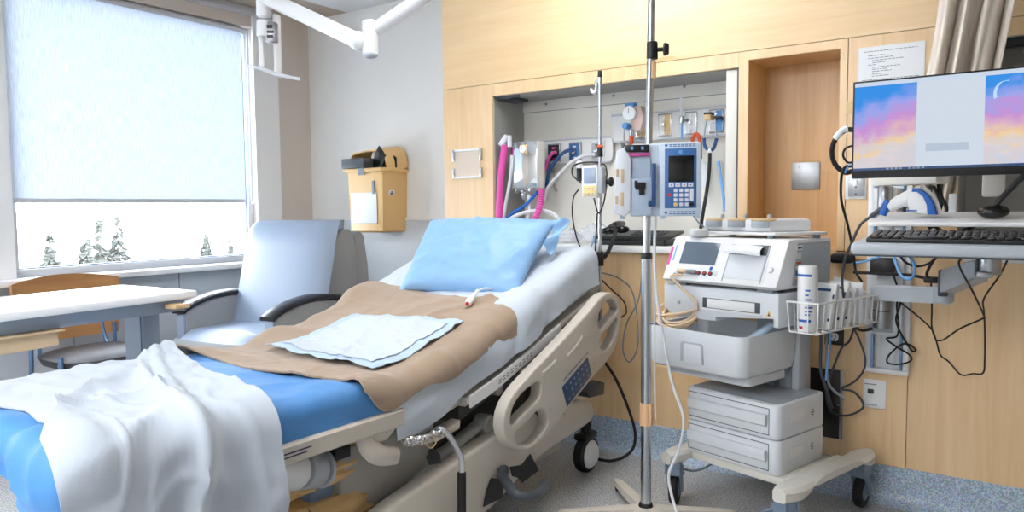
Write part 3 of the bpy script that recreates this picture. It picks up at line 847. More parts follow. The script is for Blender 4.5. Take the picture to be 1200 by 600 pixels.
# base: near and far covers
outer = [(1.42, .235), (1.60, .283), (1.84, .320), (2.05, .352), (2.24, .372), (2.42, .380), (2.60, .374), (2.74, .360), (2.84, .338), (2.885, .300), (2.89, .262), (2.84, .238), (2.70, .225), (2.50, .208), (2.34, .172), (2.20, .128), (2.05, .095), (1.7, .085), (1.3, .085), (1.0, .085), (.95, .13), (1.0, .17), (1.2, .19)]
pl = [(p.x, p.y) for p in catmull([V((a, b, 0)) for a, b in outer], 3, True)]
cv = MB().plate(pl, [], .07, .014, YZ(-1.615)).build('base_cover', 'bed_beige', bed)
MB().plate(pl, [], .07, .014, YZ(-2.49)).build('base_cover', 'bed_beige', bed)
MB().bb(-2.44, -1.66, 1.0, 2.75, .13, .22, .02).build('base_frame', 'bed_grey', bed)
MB().bb(-2.3, -1.70, 1.50, 1.95, .20, .47, .03).build('lift_tower', 'bed_grey', bed)
MB().bb(-2.30, -1.72, 1.40, 1.50, .16, .50, .02).build('lift_tower', 'slate', bed)
# black windows of the cover with the grey brake pedal
def yzq(pts, X): return [(ax(px, py, X).y, ax(px, py, X).z) for px, py in pts]
XS = -1.5785
MB().prism(yzq([(566, 594), (569, 577), (575, 560), (591, 562), (588, 583)], XS), .003, YZ(XS)).prism(yzq([(597, 547), (611, 545), (621, 532), (631, 551), (611, 566), (607, 560), (600, 558)], XS), .003, YZ(XS)).build('cover_slot', 'black', cv)
MB().tube([ax(588, 555, -1.56), ax(594, 566, -1.52), ax(606, 580, -1.45), ax(628, 580, -1.42), ax(640, 566, -1.47)], .020, 12, 5, flat=.8).ell(ax(590, 552, -1.56), (.02, .026, .022)).build('brake_pedal', 'dark_grey', bed)
# link arm with round pivot
pv = ax(567, 496, -1.66)
MB().cyl(pv+V((-.03, 0, 0)), pv+V((.03, 0, 0)), .036, .036, 24, .008).cyl(pv+V((.03, 0, 0)), pv+V((.034, 0, 0)), .02).bb(pv.x-.03, pv.x+.012, pv.y-.02, pv.y+.028, pv.z-.10, pv.z, .006).build('arm_pivot', 'bed_grey', bed)
ar = MB(); p1 = ax(468, 575, -1.72)
ar.tube([pv+V((-.01, -.01, -.002)), p1], .032, 12, 1, flat=.7)
ar.build('link_arm', 'bed_grey', bed)
MB().tube([ax(505, 560, -1.70), ax(515, 553, -1.68), ax(522, 545, -1.68)], .008, 8).build('link_rod', 'plastic_grey', bed)
# seat side bumper, corner bracket, small end plate above the crank
MB().tube([ax(425, 511, -1.60), ax(432, 525, -1.59), ax(446, 533, -1.585), ax(464, 534, -1.59)], lambda t: .034-.006*abs(2*t-1), 12, 6, flat=.6).build('corner_bumper', 'bed_beige', bed)
MB().prism(yzq([(430, 490), (463, 481), (466, 497), (450, 516), (437, 520), (428, 505)], -1.60), .05, YZ(-1.635), .012).build('corner_bracket', 'bed_beige', bed)
MB().prism(yzq([(478, 515), (505, 510), (538, 492), (537, 502), (512, 517), (480, 524)], -1.60), .05, YZ(-1.64), .008).build('seat_bracket', 'bed_beige', bed)
# motor housing under the foot section
ma = ax(316, 553, -1.66); mb_ = ax(384, 549, -1.70)
MB().cyl(ma, ma.lerp(mb_, .48), .052, .056, 26, .02).build('motor_housing', 'plastic_white', bed)
MB().cyl(ma.lerp(mb_, .50), ma.lerp(mb_, .80), .056, .056, 26, .014).cyl(ma.lerp(mb_, .84), ma.lerp(mb_, .93), .056, .050, 26, .01).build('motor_cap', 'plastic_grey', bed)
MB().bb(-1.76, -1.68, mb_.y+.015, mb_.y+.075, .445, .535, .004).build('motor_mount', 'black', bed)
MB().bb(-1.70, -1.68, ma.y-.06, ma.y-.03, .10, .53, .004).build('foot_strut', 'bed_dark', bed)
# IV-pole lever with black grip, chrome clamp and hanging tag
lv = MB().tube([ax(519, 503, -1.53), ax(527, 512, -1.53), ax(539, 533, -1.53), ax(541, 548, -1.53), ax(541, 556, -1.53)], .0105, 12, 6)
lo = lv.build('lever', 'chrome', bed)
MB().cyl(ax(541, 553, -1.53), ax(541, 620, -1.53), .015, .015, 16, .003).build('grip', 'rubber', lo)
cl = MB()
for k, (px, py, r) in enumerate(((477, 518, .014), (481, 517, .018), (486, 517, .013), (491, 516, .017), (497, 514, .013), (508, 509, .014), (515, 506, .018))):
    p = ax(px, py, -1.53); cl.cyl(p+V((0, -.007, 0)), p+V((0, .007, 0)), r, r, 14, .002)
cl.cyl(ax(475, 518, -1.53), ax(522, 505, -1.53), .008)
cl.build('clamp', 'chrome', bed)
tg = MB().tube([ax(503, 510, -1.525), ax(498, 518, -1.52), ax(505, 525, -1.52), ax(511, 518, -1.52), ax(506, 510, -1.525)], .002, 6, 5)
to = tg.build('tag_cord', 'tan', bed)
pp = [(ax(px, py, -1.52).y, ax(px, py, -1.52).z) for px, py in ((503, 526), (508, 525), (515, 533), (516, 542), (503, 545), (499, 536))]
MB().prism(pp, .004, YZ(-1.52), .001).build('tag', 'black', bed)
# head-side rail: outline with hand holes, keypad
XR_ = -1.53
def sr(pts): return [(ax(x, y, XR_).y, ax(x, y, XR_).z) for x, y in pts]
def loop(pts, n=5): return [(p.x, p.y) for p in catmull([V((a, b, 0)) for a, b in sr(pts)], n, True)]
ro = loop([(583.5, 503), (586, 480), (597, 459), (616, 437), (657, 394), (686, 362), (699, 347), (710, 342.5), (719.5, 351), (722.5, 372), (719.5, 394), (710, 417), (689, 442), (658, 480), (637, 508), (620, 523), (606, 527), (591, 521)])
hA = loop([(702, 357), (710, 350), (716.5, 356), (718.5, 363), (708, 375.5), (697.5, 386), (695.5, 371)], 4)
hB = loop([(698, 394), (709, 382.5), (718, 373), (716.5, 389), (711, 402), (702, 411), (697, 403)], 4)
hC = loop([(593.5, 497), (594.5, 478), (604, 462), (617, 451), (627, 446.5), (627.5, 457), (625, 466), (609, 483)], 4)
hD = loop([(597, 507), (611, 494.5), (626, 479), (634, 483), (636, 495), (629, 508), (617, 519), (603, 520.5)], 4)
ra = MB().plate(ro, [hA, hB, hC, hD], .050, .008, YZ(XR_)).build('side_rail', 'bed_beige', bed)
kp = sr([(652, 453), (682, 418), (686.5, 437), (684, 442), (658, 475)])
KX = XR_+.0265
ko = MB().prism(kp, .003, YZ(KX-.001), .001).build('keypad', 'blue_panel', ra)
ic = MB()
A, B, Cc = V(kp[0]), V(kp[1]), V(kp[4])
for i in range(6):
    for j in range(3):
        p = A + (B-A)*(.12+.15*i) + (Cc-A)*(.2+.3*j)
        if (i, j) in ((2, 2), (0, 1)): continue
        ic.cyl((KX+.002, p.x, p.y), (KX+.0026, p.x, p.y), .0058, .0058, 10)
ic.build('keypad_icons', 'lcd_grey', ra)
pr_ = MB()
for (xa, ya, xb, yb_) in ((655, 443, 683, 412), (653, 446, 676, 420)):
    a, b = ax(xa, ya, XR_), ax(xb, yb_, XR_)
    for k in range(12):
        q = a.lerp(b, (k+.2)/12); q2 = a.lerp(b, (k+.8)/12); pr_.tube([(KX, q.y, q.z), (KX, q2.y, q2.z)], .0016, 4, 1)
pr_.build('rail_print', 'ink_dark', ra)
for pts in ([(629, 437), (637, 430), (645, 422)], [(658, 417), (666, 409), (674, 398), (676, 393)]):
    gr = MB().tube([V((XR_+.0215, ax(x, y, XR_).y, ax(x, y, XR_).z)) for x, y in pts], .009, 8, 5)
    gr.build('rail_grip', 'bed_beige', ra)
sc_ = MB()
for px, py in ((631, 442), (638, 478), (655, 484), (692, 372), (690, 425), (664, 402)):
    p = ax(px, py, XR_); sc_.cyl((KX-.002, p.y, p.z), (KX+.0005, p.y, p.z), .004, .004, 8)
sc_.build('rail_screw', 'bed_grey', ra)
# rail support and bracket behind
MB().bb(-1.64, -1.55, 2.42, 2.50, .36, .55, .01).bb(-1.64, -1.55, 2.66, 2.74, .42, .66, .01).build('rail_support', 'bed_dark', bed)
MB().prism(yzq([(684, 460), (700, 446), (707, 448), (706, 462), (690, 466)], -1.60), .09, YZ(-1.68), .006).build('cable_hook', 'dark_grey', bed)
# casters
def caster(x, y, name='caster'):
    w = MB(); w.lathe([(.050, -.024), (.072, -.026), (.081, -.018), (.083, 0), (.081, .018), (.072, .026), (.050, .024)], (x, y, .083), (1, 0, 0), 32)
    wo = w.build('wheel', 'rubber', bed)
    MB().lathe([(.0, -.03), (.03, -.03), (.060, -.026), (.066, 0), (.064, .026), (.05, .040), (.03, .050), (0, .054)], (x, y, .083), (1, 0, 0), 28).build('hub', 'plastic_white', wo)
    MB().bb(x-.035, x+.035, y-.06, y+.055, .150, .185, .015).cyl((x, y, .17), (x, y, .24), .025).build('caster_fork', 'black', wo)
for x, y in ((-1.62, 2.88), (-2.46, 2.88), (-1.64, 1.06), (-2.46, 1.06)): caster(x, y)

# ---------------------------------------------------------------- mattress and bedding
mt = MB(); rs = []
for i in range(48):
    y = FOOT+.015 + (HEAD-FOOT-.03)*i/47; e = .03*max(0, (.04-(y-FOOT))/.04) + .03*max(0, (.05-(HEAD-y))/.05)
    a, b, r = zb(y)+e, zt(y)-.004-e, .034
    x0, x1 = XFAR+.006+e*.4, XN-.006-e*.4; ring = []
    for cx_, cz_, a0 in ((x1-r, a+r, -90), (x1-r, b-r, 0), (x0+r, b-r, 90), (x0+r, a+r, 180)):
        for k in range(5):
            t = R(a0+22.5*k); ring.append((cx_+r*math.cos(t), y, cz_+r*math.sin(t)))
    rs.append(ring)
tag(mt.rings(rs).build('mattress', 'sheet_white', None), 'long white mattress under the sheets on the hospital bed', 'mattress')
# blue fitted sheet over the foot section
def bluef(u, v):
    s = -.53 + 1.075*u; tm = .685-.14*smooth(s, -.1, .5); t = tm + (1.60-tm)*v
    w = wrinkle(s*.7, t*1.6, 1, .004, .004)*smooth(abs(s), .5, .44)
    cr = .004*ridge((t+.6*s)*3, s*1.5, 5, 5)
    ft = smooth(t, .84, .70); w += ft*(.010+.014*math.sin(26*s+4*nz(s*4, t*5))+.02*ridge(s*5+t*4, t*6-s*3, 11, 3))
    return bedpt(s, t, .008+w+cr)
tag(MB().grid(90, 70, bluef, .003).build('fitted_sheet', 'blue_sheet', None, angle=60), 'bright blue fitted sheet stretched over the foot half of the mattress', 'sheet')
# white top sheet on the head half, hanging over the near edge
def whitef(u, v):
    t = 1.57 + 1.36*v; hang = .575 + .03*smooth(t, 1.95, 1.7) + .015*smooth(t, 2.55, 2.9)
    s = -.50 + (hang+.50)*u
    lead = .14*smooth(u, .80, 1.0)*(1-v)**6
    t2 = t + lead*.4
    off = .007 + wrinkle(s, t, 9, .004, .0035)
    hg = smooth(s, .42, .55)
    off += hg*(.008+.007*math.sin(15*t+5*nz(t*3, s*2))) + hg*.012*smooth(t, 1.9, 1.6)
    # rolled second layer beside the pillow
    off += .022*smooth(s, .30, .36)*smooth(t, 2.26, 2.32)*smooth(t, 2.50, 2.42)
    return bedpt(s, t2, off)
tag(MB().grid(90, 90, whitef, .003).build('flat_sheet', 'sheet_white', None, angle=60), 'pale white sheet covering the raised head half of the bed', 'sheet')
# tan-brown cotton blanket
def brownf(u, v):
    q = 2*u-1
    y0 = 1.44 + .05*u + .02*math.sin(9*u) ; y1 = 2.40 - .05*u + .01*math.sin(7*u)
    t = y0 + (y1-y0)*v
    smax = .495 - .02*smooth(v, .15, .4) + .02*smooth(v, .5, .7) - .14*smooth(v, .90, 1.0)**2 - .05*smooth(v, .10, 0.0)+.014*math.sin(15*v+.5)
    smin = -.475 + .03*smooth(v, .12, 0)
    s = smin + (smax-smin)*u
    off = .017 + wrinkle(s, t, 20, .006, .004)
    far = smooth(u, .30, 0.0)
    off += far*(.030*max(0, math.sin(13.5*t-17.2))+.006)
    off += .010*math.exp(-((t-1.52-.1*u)/.05)**2)*(1+.5*math.sin(11*u))
    off += .012*math.exp(-((s-.15-(t-2.2)*.9)/.02)**2)*smooth(t, 2.0, 2.3)
    off += .010*math.exp(-((s-.43)/.05)**2)*(1+math.sin(18*t))*smooth(t, 2.2, 1.9)
    return bedpt(s, t, off)
tag(MB().grid(80, 90, brownf, .006).build('blanket', 'brown_blanket', None, angle=60), 'tan-brown cotton blanket spread across the middle of the bed', 'blanket')
# disposable underpad lying on the blanket
pc = [onbed(*p, .035) for p in ((312, 406), (437, 431), (543, 374), (418, 368))]
def padq(u, v, off):
    a = V(pc[0]).lerp(V(pc[1]), u); b = V(pc[3]).lerp(V(pc[2]), u); p = a.lerp(b, v)
    f = .030 + wrinkle(p.x*1.3, p.y*1.3, 31, .005, .005) + .010*max(0, math.sin(10*u+2*v))*(1-v)*.6 + .012*max(0, math.sin(8*v+1))*(1-u)*.7
    s, t = p.x, p.y
    far = smooth((s+.475)/1.0, .30, 0.0)
    f += far*(.030*max(0, math.sin(13.5*t-17.2)))
    return bedpt(s, t, f+off)
pd = thing('underpad', 'white quilted disposable underpad lying on the tan-brown blanket', 'pad', (-2.1, 1.8, .7))
MB().grid(46, 46, lambda u, v: padq(u, v, 0), .003).build('backing', 'pad_edge', pd, angle=60)
MB().grid(46, 46, lambda u, v: padq(.08+.84*u, .08+.84*v, .006), .004).build('quilted_core', 'pad_white', pd, angle=60)
# white blanket thrown over the foot end: a flat layer and a folded flap that hangs down
wb = thing('throw_blanket', 'white cotton blanket thrown over the foot end, hanging down the near side', 'blanket', (-2.0, 1.1, .7))
def flatf(u, v):
    s = -.50 + .86*u; t = .775 + .012*math.sin(14*u) + (.65-.57*u)*v
    off = .024 + wrinkle(s, t, 40, .005, .005) + .010*math.exp(-((t-1.2-.35*(s+.2))/.02)**2)
    return bedpt(s, t, off)
MB().grid(60, 40, flatf, .004).build('flat_layer', 'white_cloth', wb, angle=60)
def flapf(u, v):
    # u: foot -> head boundary, v: fold line -> hanging hem
    A = V((.20, .772)); B = V((-.45, 1.44)); C_ = V((1.04, .53)); D = V((1.06, 1.13))
    p = A.lerp(B, u).lerp(C_.lerp(D, u), v)
    t = p.y - .10*u*math.sin(PI*min(1, v*1.15))*(1 if v < .87 else 1); s = p.x
    hang = smooth(s, .40, .75)
    off = .038 + wrinkle(s, t, 50, .008, .008) + .034*smooth(t, .90, .72)
    rid = ridge(u*3.2+.4*v, v*.9, 8, 3)
    off += .032*rid*smooth(v, .0, .15)*(1-.6*hang) + .020*math.exp(-(v/.06)**2)
    off += hang*(.012+.012*math.sin(2*PI*(2.3*u+.5*nz(u*4, v*2, 3))+.4)*(.4+.6*smooth(s, .5, 1.0)) + .035*(s-.4))
    off += .018*math.exp(-((u-.80+.35*v)/.05)**2)*(1-.5*hang)
    return bedpt(s, t, off, .05)
MB().grid(90, 90, flapf, .005).build('hanging_flap', 'white_cloth', wb, angle=60)
# pillow in a blue disposable case
PA, PB, PCn, PD = V((-2.265, 2.36, .845)), V((-1.695, 2.45, .842)), V((-1.725, 2.815, 1.142)), V((-2.335, 2.66, 1.145))
pn = (PB-PA).cross(PD-PA).normalized()
def pil(side):
    def f(u, v):
        q, p = 2*u-1, 2*v-1
        base = PA.lerp(PB, u).lerp(PD.lerp(PCn, u), v)
        th = .078*((1-abs(q)**2.6)*(1-abs(p)**2.6))**.55
        pinch = .035*(abs(q)*abs(p))**3
        ctr = (PA+PB+PCn+PD)/4
        edge = (1-(1-abs(q)**6)*(1-abs(p)**6))
        inw = (ctr-base)*.05*(1-abs(q*p))*max(abs(q), abs(p))**3
        w = wrinkle(u*.8, v*.8, 60, .009, .010) + .012*ridge(u*4-v*3, u*3+v*3, 66, 4)*smooth(u, .4, .9)*smooth(v, .6, .1)
        crease = .010*math.sin(10*(u+v*1.3)+3*nz(u*3, v*3, 2))*smooth(u, .55, 1)*smooth(v, .7, .1)
        return base + inw + pn*(side*th + (w+crease)*(1-edge)) 
    return f
pl_ = MB().grid(50, 40, pil(1)); pl_.grid(50, 40, pil(-1))
bmesh.ops.remove_doubles(pl_.bm, verts=pl_.bm.verts[:], dist=.0006)
po = tag(pl_.build('pillow', 'pillow_blue', None, angle=80), 'light blue cased pillow propped against the raised head of the bed', 'pillow')
ROOTM[po.name] = Matrix.Identity(4)
def tailf(u, v):
    e = PCn.lerp(PB, u*.35)
    return e + V((.045, .03, .006))*v*(1-.5*u) + pn*(.012*math.sin(9*u+4*v)) + V((0, 0, -.05*v*u))
MB().grid(16, 10, tailf, .003).build('case_flap', 'pillow_blue', po, angle=60)
# hose end with a red dot lying on the blanket edge
hp = bedpt(*(lambda q: (q[0], q[1]))(onbed(548, 359, .03)), .04)
hq = bedpt(*(lambda q: (q[0], q[1]))(onbed(560, 346, .03)), .05)
cal = thing('call_button', 'small white corded bed button with red end below the pillow', 'call button', tuple(hp))
MB().cyl(hp, hp.lerp(hq, .35), .014, .016, 16, .003).cyl(hp.lerp(hq, .3), hq, .011, .007, 14, .002).build('body', 'plastic_white', cal)
d = (hp-hq).normalized()
MB().cyl(hp+d*.0005, hp+d*.003, .0085, .0085, 14).build('button', 'red', cal)
MB().tube([hq, hq+V((.012, .03, .006)), hq+V((.02, .07, .0))], .004, 8).build('cord', 'cable_white', cal)

# paper bags under the bed
def sack(x0, x1, y0, y1, z0, z1, sd, name, label):
    c = V(((x0+x1)/2, (y0+y1)/2, (z0+z1)/2)); h = V(((x1-x0)/2, (y1-y0)/2, (z1-z0)/2))
    def f(u, v):
        a = 2*PI*u; cx_, sy = math.cos(a), math.sin(a)
        k = 1/(abs(cx_)**5+abs(sy)**5)**.2; cx_, sy = cx_*k, sy*k
        zz = -1+2*v; e = (1-abs(zz)**8)**.3 if abs(zz) < 1 else 0.02
        n = 1+.12*nz(u*7+sd, v*5, sd)+.07*nz(u*17, v*14, sd)-.10*ridge(u*9+v*3, v*5-u*4, sd+3, 3)
        return (c.x+h.x*cx_*e*n, c.y+h.y*sy*e*n, c.z+h.z*zz+.012*nz(u*8, v*6, sd+4))
    return tag(MB().grid(40, 24, f).build(name, 'bag_paper', None, angle=25), label, 'paper bag', 'paper bags under the bed')
sack(-1.98, -1.67, 1.10, 1.66, .002, .34, 3, 'paper_bag', 'crumpled tan paper bag lying on the floor under the bed foot')
sack(-1.94, -1.70, 1.22, 1.62, .355, .50, 8, 'paper_bag', 'smaller crumpled tan paper bag on top, right below the motor housing')
# ================================================================ service panels in the head niche
def hb(mb, x0, y0, x1, y1, Yf, Yb, bev=.001):     # box between two image corners measured on the plane Yf, running back to Yb
    a, b = ay(x0, y0, Yf), ay(x1, y1, Yf)
    return mb.bb(min(a.x, b.x), max(a.x, b.x), Yf, Yb, min(a.z, b.z), max(a.z, b.z), bev)
def zrect(Y, xl, zl, xr, zr, th, mb, r=.012, bev=.003):
    mb.prism(rect_pts(xl, zl, xr, zr, r), th, XZ(Y), bev); return mb
PY = NB-.03
# left service rail
p0, p1 = ay(634, 163, PY), ay(718, 188, PY)
sp = thing('service_rail', 'long white medical-gas panel with three outlets in the niche behind the pillow', 'outlet panel', ((p0.x+p1.x)/2, NB, 1.47))
RZ0, RZ1 = ay(712, 190, PY).z, ay(712, 160, PY).z
zrect(NB-.009, p0.x-.01, RZ0, p1.x, RZ1, .022, MB(), .03, .006).build('panel', 'counter_white', sp)
MB().bb(p0.x-.01, p1.x-.015, PY-.006, PY, RZ1-.006, RZ1+.004, .001).bb(p0.x-.01, p1.x-.015, PY-.006, PY, RZ0-.002, RZ0+.006, .001).build('edge_rail', 'rail_grey', sp)
for (xa, xb, colr, nm) in ((643, 658, 'black', 'vacuum_outlet'), (668, 682, 'pump_blue', 'air_outlet'), (694, 709, 'plastic_grey', 'oxygen_outlet')):
    a, b = ay(xa, 166, PY), ay(xb, 188, PY); zc = (RZ0+RZ1)/2
    o = MB().bb(a.x, b.x, PY-.014, PY+.002, zc-.048, zc+.048, .003).build(nm, 'steel_plate' if colr != 'plastic_grey' else 'plastic_white', sp)
    MB().bb(a.x+.006, b.x-.006, PY-.018, PY-.013, zc-.04, zc+.04, .002).build('face', colr, o)
    c = V(((a.x+b.x)/2, PY-.018, zc-.005)); 
    MB().cyl(c, c+V((0, -.018, 0)), .015, .012, 16, .003).build('socket', 'steel', o)
    tx = MB(); 
    for k, (dz, wd_) in enumerate(((.030, .022), (.023, .016), (-.030, .02))): tx.bb(c.x-wd_/2, c.x+wd_/2, PY-.0188, PY-.0178, c.z+dz-.002, c.z+dz+.003)
    tx.build('print', {'black': 'pink', 'pump_blue': 'plastic_white', 'plastic_grey': 'ink_dark'}[colr], o)
# right service rail
q0, q1 = ay(716, 135, PY), -1.135
sr2 = thing('service_rail', 'white equipment rail with four wall plates, to the right above the infusion pump', 'outlet panel', ((q0.x+q1)/2, NB, 1.6))
Z0, Z1 = ay(848, 158, PY).z, ay(848, 124, PY).z
MB().bb(q0.x, q1, NB-.014, NB-.009, Z0, Z1).build('panel', 'counter_white', sr2)
MB().bb(q0.x, q1, NB-.03, NB-.009, Z1-.006, Z1+.004, .002).build('edge_rail', 'rail_grey', sr2)
MB().bb(q0.x, q1, NB-.03, NB-.009, Z0-.004, Z0+.006, .002).build('edge_rail', 'rail_grey', sr2)
zc = (Z0+Z1)/2
for k, (xa, xb, ca, cb2) in enumerate(((744, 757, 'tan', 'tan'), (770, 786, 'plastic_white', 'tan'), (802, 816, 'plastic_white', 'plastic_white'), (830, 847, 'plastic_white', 'sky_blue'))):
    a, b = ay(xa, 140, PY), ay(xb, 140, PY)
    o = MB().bb(a.x, b.x, NB-.022, NB-.012, zc-.056, zc+.056, .003).build('wall_plate', 'steel', sr2)
    xm = (a.x+b.x)/2
    MB().bb(a.x+.005, xm, NB-.0255, NB-.021, zc-.05, zc+.05, .001).build('face', ca, o)
    MB().bb(xm, b.x-.005, NB-.0255, NB-.021, zc-.05, zc+.05, .001).build('face', cb2, o)
    MB().cyl((xm, NB-.025, zc), (xm, NB-.05, zc), .011, .009, 14, .002).build('socket', 'chrome', o)
    MB().cyl((xm, NB-.025, zc+.036), (xm, NB-.028, zc+.036), .004, .004, 8).cyl((xm, NB-.025, zc-.036), (xm, NB-.028, zc-.036), .004, .004, 8).build('screw', 'steel', o)
# cap screws on the upper niche strip
for i, (px, py) in enumerate(((640, 122), (719, 112), (802, 101))):
    c = ay(px, py, NB-.008)
    tag(MB().cyl(c, c+V((0, -.006, 0)), .008, .006, 12, .001).build('cap_screw', 'steel_plate'), ('left', 'middle', 'right')[i] + ' round cap screw on the cream strip along the top of the niche', 'screw', 'cap screws of the niche strip')
# suction regulator
rg = thing('suction_regulator', 'suction regulator with white dial and blue knob above the pump', 'regulator', tuple(ay(742, 140, NB-.07)))
RY = NB-.10
c = ay(739, 133, RY)
def at_(px, py, dy=0): return ay(px, py, RY+dy)
MB().prism([(x, z) for x, z in [(at_(741, 124).x, at_(741, 124).z), (at_(751, 124).x, at_(751, 124).z), (at_(754, 138).x, at_(754, 138).z), (at_(751, 152).x, at_(751, 152).z), (at_(743, 154).x, at_(743, 154).z), (at_(738, 145).x, at_(738, 145).z)]], .055, XZ(RY+.055), .008).build('body', 'trap_pink', rg)
MB().cyl(c+V((0, .02, 0)), c+V((0, -.022, 0)), .037, .037, 28, .003).build('dial_case', 'plastic_white', rg)
MB().cyl(c+V((0, -.022, 0)), c+V((0, -.0235, 0)), .031, .031, 28).build('dial_face', 'paper', rg)
MB().bb(c.x-.001, c.x+.001, RY-.025, RY-.0236, c.z-.002, c.z+.022).build('needle', 'ink_dark', rg)
MB().bb(at_(733, 122).x, at_(744, 122).x, RY-.01, RY+.03, at_(738, 125).z, at_(738, 121).z, .004).build('top_switch', 'sky_blue', rg)
k = at_(735, 148); MB().cyl(k+V((0, .02, 0)), k+V((0, -.03, 0)), .018, .016, 18, .003).build('knob', 'sky_blue', rg)
MB().tube([at_(732, 150), at_(731, 160), at_(732, 168), at_(737, 172)], .005, 8).build('guard_wire', 'steel', rg)
MB().cyl(at_(740, 152), at_(740, 160), .014, .012).build('fitting', 'steel', rg)
MB().cyl(at_(740, 159), at_(740, 167), .013, .010, 14, .002).tube([at_(740, 167), at_(739, 174), at_(739, 182)], .008, 10).build('trap', 'orange_red', rg)
# flowmeter tube
fm = thing('flowmeter', 'slim clear vertical flowmeter tube beside the third wall plate', 'flowmeter', tuple(ay(799, 140, NB-.06)))
MB().cyl(ay(798, 114, NB-.06), ay(799, 137, NB-.06), .006, .006, 12).build('upper_tube', 'cable_white', fm)
MB().cyl(ay(799, 136, NB-.06), ay(799, 145, NB-.06), .012, .012, 14, .003).cyl(ay(799, 141, NB-.06), ay(806, 141, NB-.03), .008).build('valve', 'steel', fm)
MB().cyl(ay(799, 145, NB-.06), ay(799, 163, NB-.06), .005, .005, 12).build('lower_tube', 'cable_blue', fm)
# stethoscope hanging from the last plate
st = thing('stethoscope', 'black stethoscope hanging from the rightmost wall plate of the niche', 'stethoscope', tuple(ay(833, 150, NB-.08)))
SY = NB-.09
def s_(px, py, dy=0): return ay(px, py, SY+dy)
MB().bb(s_(826, 133).x, s_(834, 133).x, SY-.015, SY+.03, s_(830, 141).z, s_(830, 133).z, .005).build('hook_block', 'tan', st)
MB().bb(s_(826, 132).x, s_(835, 132).x, SY-.017, SY+.03, s_(830, 134.5).z, s_(830, 132).z, .002).bb(s_(836, 136).x, s_(845, 136).x, SY, SY+.05, s_(840, 139).z, s_(840, 136).z, .002).build('hook_arm', 'black', st)
MB().tube([s_(828, 141), s_(826, 152), s_(825, 164)], .0035, 8).tube([s_(838, 138), s_(839, 152), s_(840, 164)], .0035, 8).build('ear_tube', 'steel', st)
MB().tube([s_(825, 162), s_(826, 171), s_(831, 176), s_(836, 174), s_(840, 162)], .0085, 10).build('yoke', 'blue_deep', st)
MB().ell(s_(832, 177), (.012, .012, .014)).build('yoke_joint', 'plastic_white', st)
MB().tube([s_(832, 178), s_(831, 200, -.02), s_(828, 225, -.05), s_(823, 255, -.08), s_(820, 276, -.10)], .0085, 10).build('tubing', 'rubber', st)
# orange hose loop, pale blue tube
tag(MB().tube([ay(811, 178, NB-.08), ay(812, 162, NB-.08), ay(816, 157, NB-.08), ay(820, 163, NB-.08), ay(821, 186, NB-.09)], .009, 10).build('coiled_hose', 'orange_red'), 'orange-red coiled hose loop right of the infusion pump', 'hose')
tag(MB().tube([ay(842, 189, NB-.05), ay(845, 210, NB-.06), ay(848, 232, NB-.08), ay(849, 248, NB-.09)], .007, 8).build('tubing_line', 'cable_blue'), 'pale blue tubing hanging against the niche edge right of the stethoscope', 'tube')
tag(MB().bb(ay(822, 195, NB-.06).x, ay(829, 195, NB-.06).x, NB-.06, NB-.03, ay(824, 222, NB-.06).z, ay(824, 190, NB-.06).z, .004).build('sample_holder', 'cable_white'), 'small white holder behind the stethoscope tube', 'holder')
# polished gas blender box
CYF = 3.295
bx = thing('gas_blender', 'polished steel gas blender box with round gauge behind the pillow', 'gas blender', tuple(ay(617, 195, CYF+.05)))
a, b = ay(599, 167, CYF), ay(630, 220, CYF)
MB().bb(a.x, b.x, CYF-.005, CYF, b.z, a.z, .003).build('front', 'chrome', bx)
MB().bb(a.x, b.x, CYF, CYF+.075, b.z, a.z, .003).build('case', 'niche_cream', bx)
MB().bb((a.x+b.x)/2-.03, (a.x+b.x)/2+.03, CYF+.07, NB-.008, (a.z+b.z)/2-.03, (a.z+b.z)/2+.03, .002).build('mount', 'mid_grey', bx)
c = ay(614, 175, CYF-.006)
MB().bb(c.x-.024, c.x+.024, CYF-.010, CYF-.005, c.z-.024, c.z+.024, .003).build('gauge_plate', 'tan', bx)
MB().cyl(c+V((0, -.004, 0)), c+V((0, -.018, 0)), .019, .019, 24, .002).build('gauge', 'paper', bx)
MB().bb(c.x-.001, c.x+.001, c.y-.0195, c.y-.018, c.z-.002, c.z+.013).build('needle', 'ink_dark', bx)
ft = MB(); fp = ay(613, 222, CYF+.03)
for dx, l in ((-.045, .04), (0, .075), (.045, .04)): ft.cyl(fp+V((dx, 0, .02)), fp+V((dx, 0, .02-l)), .012, .010, 12, .002)
ft.cyl(fp+V((-.04, 0, 0)), fp+V((.04, 0, 0)), .009).ell(fp+V((0, 0, -.01)), (.02, .02, .015))
ft.build('fitting', 'chrome', bx)
def hose(name, mat_, label, pts, r, cat='hose', group=None, ring=False, seg=10):
    P = [ay(*p) for p in pts]
    m_ = MB()
    if ring:
        Q = catmull(P, 14); L = len(Q)
        m_.tube(Q, lambda t: r*(1+.14*math.sin(t*L*2.2)), seg, 1)
    else: m_.tube(P, r, seg, 8)
    return tag(m_.build(name, mat_), label, cat, group)
hose('corrugated_hose', 'pink', 'magenta hose hanging down the left side of the niche', [(592, 170, 3.275), (589, 190, 3.275), (586.5, 215, 3.27), (585.5, 240, 3.27), (585, 264, 3.27)], .020)
hose('corrugated_hose', 'pink', 'magenta hose hanging below the right side of the steel gas blender', [(635, 221, 3.31), (634, 235, 3.31), (630, 250, 3.30), (624, 264, 3.30)], .016, ring=True)
hc = MB(); p = ay(591, 166, 3.275); hc.cyl(p+V((-.02, 0, -.02)), p+V((.02, 0, .03)), .02, .017, 14, .003).cyl(p+V((.035, 0, .03)), p+V((.035, 0, -.03)), .012, .012)
